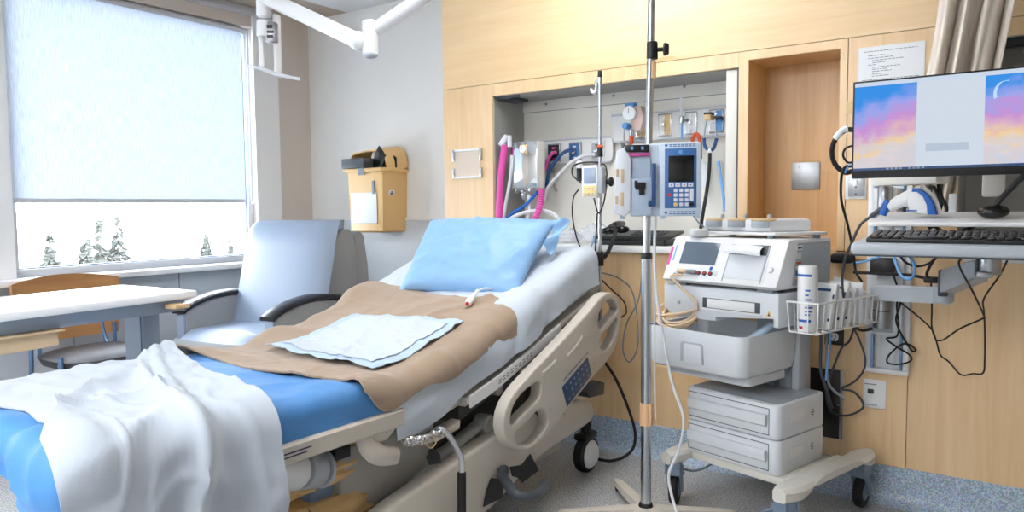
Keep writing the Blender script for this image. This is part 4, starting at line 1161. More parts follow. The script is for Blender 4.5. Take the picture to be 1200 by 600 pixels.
tag(hc.build('hose_connector', 'cable_white'), 'white connector cap at the top of the left magenta hose', 'connector')
hose('tubing', 'cable_white', 'white tube running down between the left magenta hose and steel box', [(600, 182, 3.285), (599, 200, 3.285), (596, 222, 3.28), (592, 242, 3.28), (590, 262, 3.28)], .009, 'tube')
hose('gas_hose', 'blue_deep', 'dark blue hose curving from the blue outlet down behind the steel box', [(673, 176, 3.47), (662, 178, 3.46), (650, 190, 3.45), (643, 203, 3.44), (640, 222, 3.43)], .010)
hose('gas_hose', 'cable_white', 'white hose arching from the right outlet of the gas panel', [(697, 181, 3.47), (683, 183, 3.45), (668, 192, 3.44), (652, 208, 3.43), (641, 222, 3.42), (637, 235, 3.42)], .010)
hose('gas_hose', 'pink', 'short magenta hose stub at the black outlet of the gas panel', [(652, 178, 3.48), (646, 181, 3.47), (641, 190, 3.46), (639, 200, 3.46)], .009)
hose('gas_hose', 'blue', 'bright blue hose curling below the steel box above the pillow', [(591, 260, 3.28), (600, 250, 3.29), (612, 243, 3.30), (622, 234, 3.31), (630, 224, 3.32)], .009)
hose('breathing_hose', 'cable_white', 'grey-white ribbed breathing hose looping over the pillow edge to the counter', [(595, 258, 3.29), (612, 250, 3.30), (634, 247, 3.33), (650, 252, 3.33), (656, 263, 3.33), (650, 274, 3.34), (640, 280, 3.36)], .011, ring=True)
hose('tubing', 'cable_white', 'pale tube dropping straight from the steel box fittings', [(620, 228, 3.32), (620, 245, 3.32), (617, 262, 3.31)], .010, 'tube')
hose('pull_cable', 'steel_plate', 'thin metal pull cord hanging below the gas panel', [(649, 191, 3.51), (649, 208, 3.51), (650, 222, 3.51), (653, 224, 3.51), (652, 220, 3.51)], .002, 'cord')
# ================================================================ slim IV pole at the bed head with its small pump
px_, py_ = -1.611, 3.0
ip = thing('drip_stand', 'slim steel drip pole clamped at the bed head with hook on top', 'drip stand', (px_, py_, .62))
zt1, zb1 = ay(703, 88, py_).z, .60
MB().cyl((px_, py_, .62), (px_, py_, zt1), .0085, .0075, 16).build('pole', 'steel', ip)
MB().cyl((px_, py_, zt1-.02), (px_, py_, zt1+.02), .011, .009, 14, .003).build('tip', 'black', ip)
hk = [ay(*p, py_) for p in ((702, 94), (699, 96), (699, 103), (697, 109), (694, 107), (693, 104))]
MB().tube(hk, .0085, 10).cyl(V((px_, py_, hk[0].z-.012)), V((px_, py_, hk[0].z+.012)), .013).build('hook', 'chrome', ip)
zc1 = ay(704, 304, py_).z
MB().cyl((px_, py_, zc1-.03), (px_, py_, zc1+.035), .017, .017, 18, .004).build('lower_clamp', 'black', ip)
zc2 = ay(704, 176, py_).z
MB().cyl((px_, py_, zc2-.03), (px_, py_, zc2+.012), .014, .012, 14, .003).build('collar', 'black', ip)
MB().cyl((px_, py_, zc2+.012), (px_, py_, zc2+.024), .017, .012, 14, .002).build('collar_cap', 'orange_red', ip)
ep = thing('feeding_pump', 'small white and yellow pump clamped on the slim drip pole', 'pump', tuple(ay(692, 212, py_)))
YF = py_-.045
a, b = ay(681, 194, YF), ay(700, 232, YF)
MB().bb(a.x, b.x, YF, YF+.04, b.z, a.z, .008).build('body', 'plastic_white', ep)
c0, c1 = ay(684, 197, YF), ay(698, 215, YF)
MB().bb(c0.x, c1.x, YF-.003, YF+.004, c1.z, c0.z, .002).build('screen', 'lcd_grey', ep)
c0, c1 = ay(683, 218, YF), ay(699, 230, YF)
MB().bb(c0.x, c1.x, YF-.002, YF+.004, c1.z, c0.z, .002).build('keypad', 'yellow', ep)
kb = MB()
for i in range(3):
    for j in range(2):
        q = ay(686+4.5*i, 221+6*j, YF); kb.box((q.x, YF-.003, q.z), (.008, .003, .006), None, .001)
kb.build('key', 'cable_blue', ep)
MB().bb(b.x, b.x+.02, YF+.005, YF+.045, b.z+.02, a.z-.01, .004).build('side_grip', 'plastic_grey', ep)
k0 = ay(705, 213, py_+.01); k1 = ay(716, 213, py_+.01)
MB().cyl(k0, k1, .012, .012, 12, .002).ell(k1, (.012, .02, .022)).bb(k0.x-.01, k0.x+.02, py_-.02, py_+.03, k0.z-.03, k0.z+.03, .004).build('clamp_knob', 'black', ep)
hd_ = ay(679, 205, py_+.02)
MB().cyl(hd_+V((0, 0, -.03)), hd_+V((0, 0, .06)), .014, .013, 14, .004).build('charger', 'black', ep)
MB().cyl(hd_+V((0, 0, .03)), hd_+V((0, 0, .065)), .016, .013, 14, .004).build('charger_cap', 'plastic_white', ep)
# counter clutter
def bag(name, c, rx, ry, rz, sd, label):
    def f(u, v):
        a_, q = 2*PI*u, PI*(.02+.96*v)
        n = 1+.22*nz(u*6+sd, v*6, sd)+.12*nz(u*15, v*15, sd)
        z = c.z+rz*(1-math.cos(q))*n
        return (c.x+rx*math.cos(a_)*math.sin(q)*n, c.y+ry*math.sin(a_)*math.sin(q)*n, max(c.z+.001, z))
    return tag(MB().grid(34, 18, f).build(name, 'clear_bag', None, angle=20), label, 'plastic bag', 'crumpled plastic bags on the counter')
bag('plastic_bag', V((-1.98, 3.34, cz)), .075, .07, .035, 2, 'crumpled clear plastic bag on the counter nearest the pillow')
bag('plastic_bag', V((-1.83, 3.36, cz)), .085, .08, .05, 5, 'crumpled clear plastic bag on the counter beside the slim drip pole')
bag('plastic_bag', V((-1.33, 3.35, cz)), .06, .06, .012, 9, 'flat clear plastic wrapper on the counter right of the black phone')
# desk phone
ph = thing('desk_phone', 'black desk phone with handset on the counter behind the foreground pole', 'telephone', (-1.58, 3.33, cz))
T = F((-1.59, 3.36, cz), R(3))
MB(T).bb(-.17, .17, -.085, .09, .0, .03, .008).build('base', 'black', ph)
MB(T).prism([(-.10, .03), (.10, .055), (.10, .067), (-.10, .045)], .40, Matrix.Translation((-.20, 0, 0)) @ YZ(0), .004).build('cover', 'black', ph)
ky = MB(T)
for i in range(7):
    for j in range(3): ky.box((-.01+.025*i, -.05+.04*j, .054+.005*j), (.016, .02, .006), Matrix.Rotation(.12, 4, 'X'), .002)
ky.build('key', 'dark_grey', ph)
hs = MB(T).tube([(-.12, -.10, .075), (-.11, -.02, .10), (-.11, .06, .10)], .016, 12)
hs.ell((-.12, -.10, .07), (.034, .03, .018)).ell((-.06, -.07, .078), (.04, .03, .02)).bb(-.13, -.04, -.095, -.055, .07, .095, .012)
hs.build('handset', 'black_gloss', ph)
hose('phone_cable', 'rubber', 'thick black coiled phone cord hanging from the desk phone to the drip clamp', [(720, 262, 3.24), (721, 272, 3.19), (717, 285, 3.12), (711, 298, 3.06), (705, 304, 3.03)], .0095, 'cord', ring=True)
# cords around the small pump
hose('power_cable', 'rubber', 'thin black cord looping around the small pump and down the drip pole', [(682, 215, 2.96), (671, 205, 2.97), (673, 194, 2.97), (690, 190, 2.98), (708, 193, 3.01), (711, 210, 3.03), (708, 235, 3.02), (702, 250, 2.98), (698, 240, 2.96), (696, 232, 2.96)], .0035, 'cord')
hose('power_cable', 'rubber', 'long black cord from the pump charger to the floor behind the side rail', [(678, 222, 3.0), (672, 232, 2.98), (671, 255, 2.96), (678, 285, 2.95), (692, 312, 3.0), (712, 335, 3.1), (730, 352, 3.16), (734, 366, 3.18), (728, 372, 3.2)], .0035, 'cord')
hose('power_cable', 'rubber', 'black cord hanging beside the drip pole shaft', [(700, 250, 2.98), (699, 270, 2.98), (697, 300, 2.99), (694, 320, 3.0)], .0035, 'cord')
hose('sensor_cable', 'cable_grey', 'grey cable from the pillow end drooping along the wood to the pole', [(690, 305, 3.05), (702, 318, 3.08), (725, 326, 3.15), (742, 345, 3.2), (748, 400, 3.2), (738, 424, 3.2), (730, 410, 3.2), (734, 380, 3.2), (748, 352, 3.2), (753, 315, 3.2), (755, 295, 3.2)], .0035, 'cord')
hose('mains_cable', 'rubber', 'heavy black mains cord curving down to the bed caster', [(706, 420, 2.95), (722, 445, 3.0), (736, 478, 3.05), (744, 505, 3.08), (742, 525, 3.08), (730, 536, 3.05), (715, 540, 3.0), (700, 538, 2.94)], .007, 'cord')
hose('earth_cable', 'cable_blue', 'thin blue cable clipped beside the drip pole', [(698, 275, 3.0), (692, 292, 3.0), (688, 308, 3.0)], .003, 'cord')

# ================================================================ foreground IV pole with the big infusion pump
vx, vy = -1.168, 2.537
iv = thing('iv_stand', 'tall steel IV stand in the foreground carrying the big infusion pump', 'IV stand', (vx, vy, 0))
zj = 1.012
MB().cyl((vx, vy, .05), (vx, vy, zj), .0195, .0195, 24).build('lower_tube', 'steel', iv)
MB().cyl((vx, vy, zj), (vx+.02, vy+.012, 2.35), .0135, .0135, 20).build('upper_tube', 'steel', iv)
MB().cyl((vx, vy, zj-.008), (vx, vy, zj+.016), .0215, .0205, 20, .003).build('joint_ring', 'black', iv)
u = V((vx+.016, vy+.010, 0)); zk = ay(763, 58, vy).z
MB().cyl(u+V((0, 0, zk-.035)), u+V((0, 0, zk+.03)), .021, .020, 20, .005).cyl(u+V((.0, 0, zk)), u+V((.05, .02, zk)), .008).build('height_collar', 'black', iv)
MB().cyl(u+V((.036, .015, zk)), u+V((.056, .023, zk)), .024, .021, 14, .006).build('knob', 'black', iv)
za, zb2 = ay(762, 72, vy).z, ay(762, 92, vy).z
MB().cyl(u+V((0, 0, zb2)), u+V((0, 0, za)), .0145, .0145, 20).build('tape', 'tan_tape', iv)
za, zb2 = ay(757, 472, vy).z, ay(757, 498, vy).z
MB().cyl((vx, vy, zb2), (vx, vy, za), .0235, .0228, 20).bb(vx+.005, vx+.026, vy-.012, vy+.012, zb2, za, .004).build('tape', 'tan_tape', iv)
MB().cyl((vx, vy, .03), (vx, vy, .075), .034, .026, 20, .006).build('hub', 'black', iv)
for k, ang in enumerate((YAW-.06, YAW+PI+.02, YAW+PI/2+.20, YAW-PI/2+.55, YAW-PI/2-.55)):
    d = V((math.cos(ang), math.sin(ang), 0)); n_ = V((-d.y, d.x, 0)); L_ = .335
    rs = []
    for t, w_, z0_, z1_ in ((.0, .030, .035, .062), (.5, .026, .030, .054), (.92, .021, .030, .048), (1.0, .013, .033, .044)):
        c = V((vx, vy, 0))+d*L_*t; rs.append([c-n_*w_+V((0, 0, z0_)), c+n_*w_+V((0, 0, z0_)), c+n_*w_*.8+V((0, 0, z1_)), c-n_*w_*.8+V((0, 0, z1_))])
    lg = MB().rings(rs).build('base_leg', 'bed_beige', iv)
    c = V((vx, vy, 0))+d*(L_-.025)
    MB().cyl(c+n_*-.010+V((0, 0, .017)), c+n_*.010+V((0, 0, .017)), .016, .016, 16, .003).build('caster', 'rubber', lg)
# infusion pump
pmc = ay(771, 211, 2.478)
PT = F((pmc.x, pmc.y, pmc.z), R(25))
pu = thing('infusion_pump', 'large pale blue infusion pump with black screen and keypad on the IV stand', 'infusion pump', tuple(pmc), 0)
S = 1/318.0
def pb(mb, x0, y0, x1, y1, d0, d1, bev=.003):      # pump face coordinates measured in the photograph, metres deep
    return mb.bb((x0-771)*S, (x1-771)*S, d0, d1, (211-y1)*S, (211-y0)*S, bev)
pb(MB(PT), 740, 171, 775, 252, -.045, .075, .008).build('pump_module', 'pump_body', pu)
pb(MB(PT), 772, 170, 818, 252, -.055, .075, .010).build('controller', 'pump_body', pu)
do = MB(PT)
do.prism([((x-771)*S, (211-y)*S) for x, y in ((725, 179), (733, 175), (741, 187), (741, 246), (734, 252), (722, 248))], .10, Matrix.Translation((0, .03, 0)) @ XZ(0), .006)
dr_ = do.build('door', 'pump_light', pu)
for x0, y0, x1, y1 in ((724.5, 199, 727.5, 208), (730, 199, 733.5, 215), (723.5, 229, 726.5, 238), (729.5, 225, 733, 240)):
    pb(MB(PT), x0, y0, x1, y1, -.0725, -.0695, .0005).build('door_window', 'tray_tan', dr_)
ch_ = MB(PT); pb(ch_, 741, 186, 763, 210, -.052, -.04, .004); pb(ch_, 741, 209, 764, 251, -.062, -.04, .004)
ch_.build('channel', 'pump_shade', pu)
lt_ = MB(PT); pb(lt_, 746, 214, 757, 222, -.075, -.06, .002); pb(lt_, 750, 217, 756, 228, -.072, -.06, .002); pb(lt_, 745, 212, 748, 220, -.08, -.06, .001)
lt_.build('latch', 'black', pu)
hn = MB(PT); pb(hn, 764, 193, 768.5, 240, -.068, -.045, .003); pb(hn, 760, 234, 768.5, 241, -.072, -.045, .004)
hn.build('handle', 'blue_deep', pu)
tp = MB(PT); pb(tp, 734, 172, 761, 180, -.062, -.03, .004); t_o = tp.build('status_bar', 'black', pu)
li = MB(PT)
for x in (742, 753.5): pb(li, x-1.5, 174.3, x+1.5, 177.7, -.0635, -.0615, .0004)
li.build('status_light', 'cable_blue', t_o)
pk = MB(PT); pb(pk, 734, 181.5, 762, 184.5, -.060, -.04, .001); pk.build('pink_label', 'pink', pu)
hd2 = MB(PT).tube([((734-771)*S, -.03, (211-172)*S), ((731-771)*S, -.05, (211-170)*S), ((732-771)*S, -.05, (211-180)*S), ((736-771)*S, -.04, (211-182)*S)], .006, 8)
hd2.build('carry_loop', 'steel', pu)
bp = MB(PT); pb(bp, 778, 177, 812.5, 243, -.058, -.05, .002); bp_o = bp.build('control_panel', 'pump_blue', pu)
sn = MB(PT); pb(sn, 782, 185, 809.5, 214, -.060, -.057, .001); sn.build('screen', 'screen_black', pu)
lg = MB(PT); lg.cyl(((795-771)*S, -.0585, (211-181)*S), ((795-771)*S, -.0575, (211-181)*S), .007, .007, 16); lg.build('emblem', 'cable_blue', bp_o)
sk = MB(PT)
for i in range(4): pb(sk, 782.5+7*i, 215.3, 788+7*i, 219.5, -.062, -.057, .0008)
for i in range(3):
    for j in range(3): pb(sk, 788+6*i, 221.5+5.2*j, 792+6*i, 225.3+5.2*j, -.0615, -.057, .0008)
pb(sk, 805.5, 221.5, 809.5, 235, -.0615, -.057, .001); pb(sk, 794, 237, 798, 240.8, -.0615, -.057, .0008); pb(sk, 800, 237, 804, 240.8, -.0615, -.057, .0008)
sk.build('key', 'pump_light', pu)
k2 = MB(PT); pb(k2, 781.5, 226.5, 785.5, 230, -.0615, -.057, .0008); k2.build('stop_key', 'red', pu)
k2 = MB(PT); pb(k2, 788, 237, 792, 240.8, -.0615, -.057, .0008); k2.build('run_key', 'yellow', pu)
k2 = MB(PT); k2.cyl(((807.5-771)*S, -.0615, (211-239)*S), ((807.5-771)*S, -.057, (211-239)*S), .0075, .0075, 14); k2.build('power_key', 'black', pu)
ds = MB(PT)
for i in range(4):
    ds.cyl(((785.2+7*i-771)*S, -.0626, (211-217.4)*S), ((785.2+7*i-771)*S, -.0618, (211-217.4)*S), .0025, .0025, 8)
for y in (172.8, 174.6, 247, 249.2):
    for i in range(7): pb(ds, 783+4.2*i, y-.45, 786.3+4.2*i, y+.45, -.0556, -.0548, 0)
for y in (173.5, 248): ds.cyl(((779.5-771)*S, -.0556, (211-y)*S), ((779.5-771)*S, -.0546, (211-y)*S), .005, .005, 12)
ds.build('print', 'pump_blue', pu)
for x in (774, 812, 729): pb(MB(PT), x, 251, x+5, 255, -.05, -.02, .002).build('foot', 'pump_shade', pu)
MB(PT).bb(-.06, -.01, .07, .12, -.04, .04, .006).build('pole_clamp', 'dark_grey', pu)
# lines from the pump
def line3(name, mat_, label, pts, r, cat='tube'):
    return tag(MB().tube(pts, r, 8, 8).build(name, mat_), label, cat)
line3('drip_line', 'cable_white', 'pale grey line hanging from the infusion pump to the floor beside the stand', [ay(768, 253, 2.5), ay(767, 300, 2.48), ay(770, 350, 2.47), ay(779, 405, 2.47), ay(788, 450, 2.47), ay(801, 490, 2.47), ay(796, 525, 2.47), ay(784, 555, 2.45), ay(787, 580, 2.44), ay(794, 604, 2.42)], .0055)
line3('drip_line', 'cable_white', 'thin clear line running down the right of the stand to the tape', [V((vx+.03, vy+.01, 1.10)), V((vx+.028, vy+.01, .8)), V((vx+.03, vy+.012, .5)), V((vx+.034, vy+.01, .40))], .0035)
line3('pump_cable', 'cable_grey', 'grey cable from the right underside of the infusion pump to the counter', [ay(812, 252, 2.52), ay(820, 262, 2.8), ay(830, 268, 3.0), ay(838, 262, 3.2)], .003, 'cord')
# ================================================================ fetal monitor cart
CROT = R(-16); CT = F((-.868, 2.887, 0), CROT)
ct = thing('equipment_cart', 'pale wheeled equipment cart with two drawers and open bin beneath the fetal monitor', 'cart', (-.868, 2.887, 0), CROT)
# base: two curved runners and a cross plate
def runner(x, w, y0, y1, near):
    rs = []
    for i in range(17):
        t = i/16; y = y0+(y1-y0)*t
        z1 = .235 - .03*math.sin(PI*t)*.3; z0 = .185 + .045*smooth(t, .12, .35)*smooth(t, .95, .7)
        ww = w*(1-.22*(1-abs(2*t-1))) ; e = .5 if i in (0, 16) else (.85 if i in (1, 15) else 1)
        hw_ = ww/2*e
        rs.append([(x-hw_, y, z0+.008), (x-hw_+.008, y, z0), (x+hw_-.008, y, z0), (x+hw_, y, z0+.008), (x+hw_, y, z1-.014), (x+hw_-.014, y, z1), (x-hw_+.014, y, z1), (x-hw_, y, z1-.014)])
    return MB(CT).rings(rs)
runner(-.215, .085, -.275, .36, 1).build('base_runner', 'cart_cream', ct)
runner(.282, .100, -.285, .36, 0).build('base_runner', 'cart_cream', ct)
MB(CT).bb(-.22, .26, -.16, .20, .19, .222, .008).build('base_plate', 'cart_cream', ct)
def ccaster(x, y, ang):
    c = CT @ V((x, y, 0)); T = F(c, CROT+ang)
    w = MB(T).lathe([(.030, -.016), (.055, -.017), (.062, -.010), (.063, 0), (.062, .010), (.055, .017), (.030, .016)], (0, .03, .063), (1, 0, 0), 30).build('wheel', 'rubber', ct)
    MB(T).lathe([(0, -.0185), (.03, -.0185), (.034, -.016), (.034, .016), (.03, .0185), (0, .0185)], (0, .03, .063), (1, 0, 0), 22).build('hub', 'caster_grey', w)
    fk = MB(T).prism([(-.03, .19), (.03, .19), (.045, .12), (.06, .06), (.045, .045), (.025, .055), (.005, .105), (-.03, .15)], .008, Matrix.Translation((-.03, 0, 0)) @ YZ(0), .002)
    fk.prism([(-.03, .19), (.03, .19), (.045, .12), (.06, .06), (.045, .045), (.025, .055), (.005, .105), (-.03, .15)], .008, Matrix.Translation((.022, 0, 0)) @ YZ(0), .002)
    fk.bb(-.032, .032, -.03, .05, .132, .165, .008).cyl((0, 0, .16), (0, 0, .20), .03, .03)
    fk.build('fork', 'caster_grey', w)
    MB(T).box((0, .085, .115), (.05, .07, .012), Matrix.Rotation(-.5, 4, 'X'), .004).build('brake_lever', 'caster_grey', w)
ccaster(-.215, -.225, .5); ccaster(.285, -.235, 1.2); ccaster(.27, .31, .15); ccaster(-.2, .31, .4)
# drawer units
def drawer_unit(z0, z1, nm):
    d = MB(CT).prism(rect_pts(-.205, -.166, .205, .166, .028, 5), z1-z0, Matrix.Translation((0, 0, z0)), .006).build('drawer_unit', 'cart_white', ct)
    fr_ = MB(CT).bb(-.186, .165, -.1675, -.160, z0+.018, z1-.018, .002).build('drawer', 'cart_white', d)
    h = z1-z0
    MB(CT).prism([(-.171, z1-.035), (-.183, z1-.038), (-.186, z1-.046), (-.184, z1-.075), (-.176, z1-.080), (-.168, z1-.078)], .345, Matrix.Translation((-.183, 0, 0)) @ YZ(0), .002).build('handle', 'cart_white', d)
    MB(CT).bb(-.189, .168, -.1668, -.165, z0+.014, z0+.0165).bb(-.189, .168, -.1668, -.165, z1-.0165, z1-.014).bb(.166, .1685, -.1668, -.165, z0+.014, z1-.014).bb(-.189, -.1865, -.1668, -.165, z0+.014, z1-.014).build('gap_line', 'dark_grey', d)
    MB(CT).bb(.2045, .2065, -.085, .005, z1-.075, z1-.040, .001).build('side_label', 'plastic_white', d)
    pr2 = MB(CT)
    cc = (.2065, .065, z1-.060)
    for k in range(6):
        a = k*PI/3; pr2.box((cc[0], cc[1]+.009*math.cos(a), cc[2]+.011*math.sin(a)), (.001, .007, .004))
    pr2.box(cc, (.001, .006, .006)); pr2.build('side_mark', 'mid_grey', d)
drawer_unit(.222, .350, 0); drawer_unit(.353, .480, 1)
MB(CT).prism(rect_pts(-.19, -.15, .19, .15, .02, 4), .003, Matrix.Translation((0, 0, .4795))).build('top_mat', 'plastic_grey', ct)
# column behind
MB(CT).bb(-.06, .13, .10, .185, .22, .86, .008).build('column', 'plastic_grey', ct)
MB(CT).bb(-.02, -.005, .090, .101, .48, .60).bb(.03, .045, .090, .101, .48, .60).bb(.09, .10, .090, .101, .48, .60).build('column_groove', 'mid_grey', ct)
# open bin (walls with thickness, tapering)
BX0, BX1, BY0, BY1, BZ0, BZ1 = -.350, .122, -.262, .125, .563, .727
def ringb(x0, y0, x1, y1, r, z): return [(x, y, z) for x, y in rect_pts(x0, y0, x1, y1, r, 5)]
bn = MB(CT)
rs = [ringb(BX0+.035, BY0+.035, BX1-.035, BY1-.02, .03, BZ0), ringb(BX0+.018, BY0+.016, BX1-.016, BY1-.006, .045, BZ0+.012), ringb(BX0+.012, BY0+.008, BX1-.010, BY1, .045, BZ0+.04), ringb(BX0, BY0, BX1, BY1, .045, BZ1-.004), ringb(BX0+.002, BY0+.002, BX1-.002, BY1-.002, .044, BZ1), ringb(BX0+.010, BY0+.010, BX1-.010, BY1-.010, .038, BZ1-.002), ringb(BX0+.02, BY0+.018, BX1-.02, BY1-.012, .036, BZ0+.04), ringb(BX0+.04, BY0+.04, BX1-.04, BY1-.03, .03, BZ0+.012)]
bn.rings(rs)
bo = bn.build('bin', 'cart_white', ct)
MB(CT).prism([(-.155, .605), (-.05, .605), (-.055, .675), (-.062, .682), (-.148, .682), (-.155, .675)], .010, Matrix.Translation((-.0, BY0+.006, 0)) @ XZ(0), .003).build('bin_grip', 'plastic_grey', bo)
MB(CT).prism([(-.138, .602), (-.053, .602), (-.058, .670), (-.064, .676), (-.132, .676), (-.138, .670)], .004, Matrix.Translation((0, BY0-.003, 0)) @ XZ(0), .002).build('bin_grip_pad', 'cart_white', bo)
MB(CT).prism(rect_pts(BX0+.06, BY0+.08, BX1-.03, BY1-.05, .02), .035, Matrix.Translation((0, 0, .53)), .006).build('bin_support', 'cart_white', ct)
# upper shelf housing with slot
UZ0, UZ1 = .762, .884
ub = MB(CT)
ub.prism([(-.318, .79), (-.318, UZ1), (.198, UZ1), (.198, .762), (.176, .762), (.176, .792), (-.065, .772), (-.065, .757), (-.268, .757)], .315, Matrix.Translation((0, .15, 0)) @ XZ(0), .006)
uo = ub.build('shelf_housing', 'cart_white', ct)
sl = MB(CT).bb(-.125, .125, -.168, -.160, .806, .845, .001); sl.build('paper_slot', 'dark_grey', uo)
MB(CT).bb(-.105, .105, -.1705, -.166, .808, .843, .003).build('slot_cover', 'plastic_white', uo)
MB(CT).bb(-.13, .135, -.172, -.166, .797, .804, .001).bb(-.13, .135, -.169, -.166, .846, .849).build('slot_lip', 'plastic_white', uo)
wt = MB(CT).prism([(.147, .798), (.175, .798), (.161, .822)], .001, Matrix.Translation((0, -.1655, 0)) @ XZ(0)).build('warning_label', 'yellow', uo)
MB(CT).prism([(.157, .802), (.165, .802), (.161, .814)], .001, Matrix.Translation((0, -.1665, 0)) @ XZ(0)).build('warning_mark', 'ink_dark', uo)
MB(CT).cyl((-.24, -.166, .815), (-.24, -.172, .815), .008, .006, 10, .002).build('peg', 'plastic_grey', uo)
# ------- fetal monitor
MZ0, MZ1 = .896, 1.075
fm_ = thing('fetal_monitor', 'white fetal monitor with grey screen and paper printer on the cart', 'medical monitor', tuple(CT @ V((-.06, 0, MZ0))), CROT)
side = [(-.166, MZ0), (-.185, MZ0+.012), (-.175, MZ0+.03), (-.108, MZ1-.012), (-.098, MZ1-.002), (-.085, MZ1), (.185, MZ1), (.195, MZ1-.008), (.195, MZ0)]
MX0, MX1 = -.312, .200
MB(CT).prism(side, MX1-MX0, Matrix.Translation((MX0, 0, 0)) @ YZ(0), .008).build('case', 'plastic_white', fm_)
# grey side panel (slightly proud)
MB(CT).prism([(-.085, MZ0+.012), (-.045, MZ1-.014), (.185, MZ1-.014), (.185, MZ0+.012)], .002, Matrix.Translation((MX1-.0005, 0, 0)) @ YZ(0), .0005).build('side_panel', 'mid_grey' if False else 'plastic_grey', fm_)
# sloping face coordinates
fa, fb = V((0, -.1755, MZ0+.028)), V((0, -.1075, MZ1-.014)); fdir = (fb-fa); fL = fdir.length; fdir.normalize(); fnm = V((0, -fdir.z, fdir.y))
FT = CT @ Matrix(((1, 0, 0, 0), (0, fdir.y, fnm.y, fa.y), (0, fdir.z, fnm.z, fa.z), (0, 0, 0, 1)))   # local x right, y up the face, z out
def fbx(mb, x0, x1, v0, v1, d0, d1, bev=.001): return mb.bb(x0, x1, v0*fL, v1*fL, d0, d1, bev)
fbx(MB(FT), -.255, -.075, .30, .99, -.006, .0025, .004).build('screen_bezel', 'plastic_white', fm_)
fbx(MB(FT), -.250, -.08, .33, .95, -.005, .0035, .002).build('screen', 'screen_grey', fm_)
po_ = fbx(MB(FT), -.035, .142, -.08, .98, -.01, .003, .003).build('printer_door', 'plastic_white', fm_)
fbx(MB(FT), -.028, .135, .62, .93, -.006, .0045, .002).build('paper_exit', 'dark_grey', po_)
fbx(MB(FT), -.026, .128, .02, .66, -.006, .0055, .002).build('printer_panel', 'cart_white', po_)
fbx(MB(FT), -.030, -.026, -.06, .9, .002, .006, .0005).build('door_edge', 'plastic_grey', po_); fbx(MB(FT), .130, .134, -.06, .9, .002, .006, .0005).build('door_edge', 'plastic_grey', po_)
def paperf(u, v):
    x = -.022+.135*u + .01*v*(u-.5)
    return (x - .012*v*(1-u), (.90-.30*v+.012*math.sin(3*u+1))*fL, .006+.028*math.sin(PI*min(1, v*.75))+.004*math.sin(4*u))
tag(MB(FT).grid(20, 12, paperf, .0006).build('chart_paper', 'paper'), 'curling white chart paper feeding out of the fetal monitor printer', 'paper')
MB(FT).cyl((.160, .30*fL, .0), (.160, .30*fL, .010), .012, .011, 18, .002).build('knob', 'plastic_white', fm_)
fbx(MB(FT), -.262, -.058, .04, .24, -.004, .0015, .002).build('connector_strip', 'cart_white', fm_)
for x in (-.142, -.115, -.088):
    w = MB(FT).cyl((x, .10*fL, 0), (x, .10*fL, .007), .009, .009, 16, .001).build('port', 'dark_grey', fm_)
    MB(FT).cyl((x, .10*fL, .006), (x, .10*fL, .009), .005, .005, 12).build('port_pin', 'red', w)
fbx(MB(FT), -.098, -.086, .20, .29, 0, .003, .0005).build('blue_label', 'blue', fm_)
fbx(MB(FT), -.262, -.25, .035, .05, 0, .003).build('mark', 'blue', fm_)
pl2 = MB(CT).prism([(-.128, .958), (-.120, .958), (-.099, 1.035), (-.108, 1.035)], .002, Matrix.Translation((MX0-.002, 0, 0)) @ YZ(0)).build('pink_label', 'pink', fm_)
fbx(MB(FT), MX0+.001, MX0+.014, .28, .78, .0, .0012).build('pink_sticker', 'pink', fm_)
fbx(MB(FT), MX0+.022, MX0+.030, .40, .85, .0, .0012).build('edge_label', 'cable_blue', fm_)
lbs = (('paper', .985, 1.005, 'ink_dark'),)
for (mt_, y0, z0, w, h) in (('paper', -.028, 1.036, .040, .016), ('plastic_white', -.028, 1.004, .032, .022), ('orange_red', -.030, .985, .034, .008), ('plastic_white', -.030, .968, .034, .010), ('blue', -.032, .944, .034, .018), ('yellow', -.034, .928, .030, .007)):
    MB(CT).bb(MX1+.0012, MX1+.0022, y0-.03, y0-.03+w, z0, z0+h).build('side_label', mt_, fm_)
MB(CT).bb(MX1+.002, MX1+.0028, -.05, -.03, 1.040, 1.046).bb(MX1+.002, MX1+.0028, -.028, -.022, 1.040, 1.048).build('label_print', 'ink_dark', fm_)
for x in (-.24, .14):
    for y in (-.145, .14): MB(CT).bb(x-.03, x+.03, y-.016, y+.016, UZ1, MZ0+.001, .002).build('foot', 'mid_grey', fm_)
MB(CT).bb(-.29, .19, -.12, .18, UZ1+.003, MZ0-.001).build('underside', 'dark_grey', fm_)
# transducer tray on top
tt = thing('transducer_tray', 'white tray with round transducer cups on top of the fetal monitor', 'tray', tuple(CT @ V((0, .03, MZ1))), CROT)
TZ = MZ1+.012
MB(CT).prism([(-.262, -.075), (.125, -.075), (.215, .105), (.205, .15), (-.21, .15)], .011, Matrix.Translation((0, 0, TZ)), .003).build('plate', 'plastic_white', tt)
MB(CT).prism([(-.215, -.045), (.085, -.045), (.155, .12), (-.18, .12)], .05, Matrix.Translation((0, 0, TZ+.010)), .010).build('cup_rack', 'plastic_white', tt)
for x, y in ((-.24, -.06), (.10, -.06), (.19, .10), (-.19, .12)):
    MB(CT).cyl((x, y, MZ1-.0005), (x, y, TZ+.001), .014, .014).build('foot', 'mid_grey', tt)
MB(CT).lathe([(0, 0), (.034, 0), (.036, .004), (.036, .026), (.032, .030), (0, .030)], (-.205, -.085, MZ1+.0015)).build('round_cup', 'plastic_white', tt)
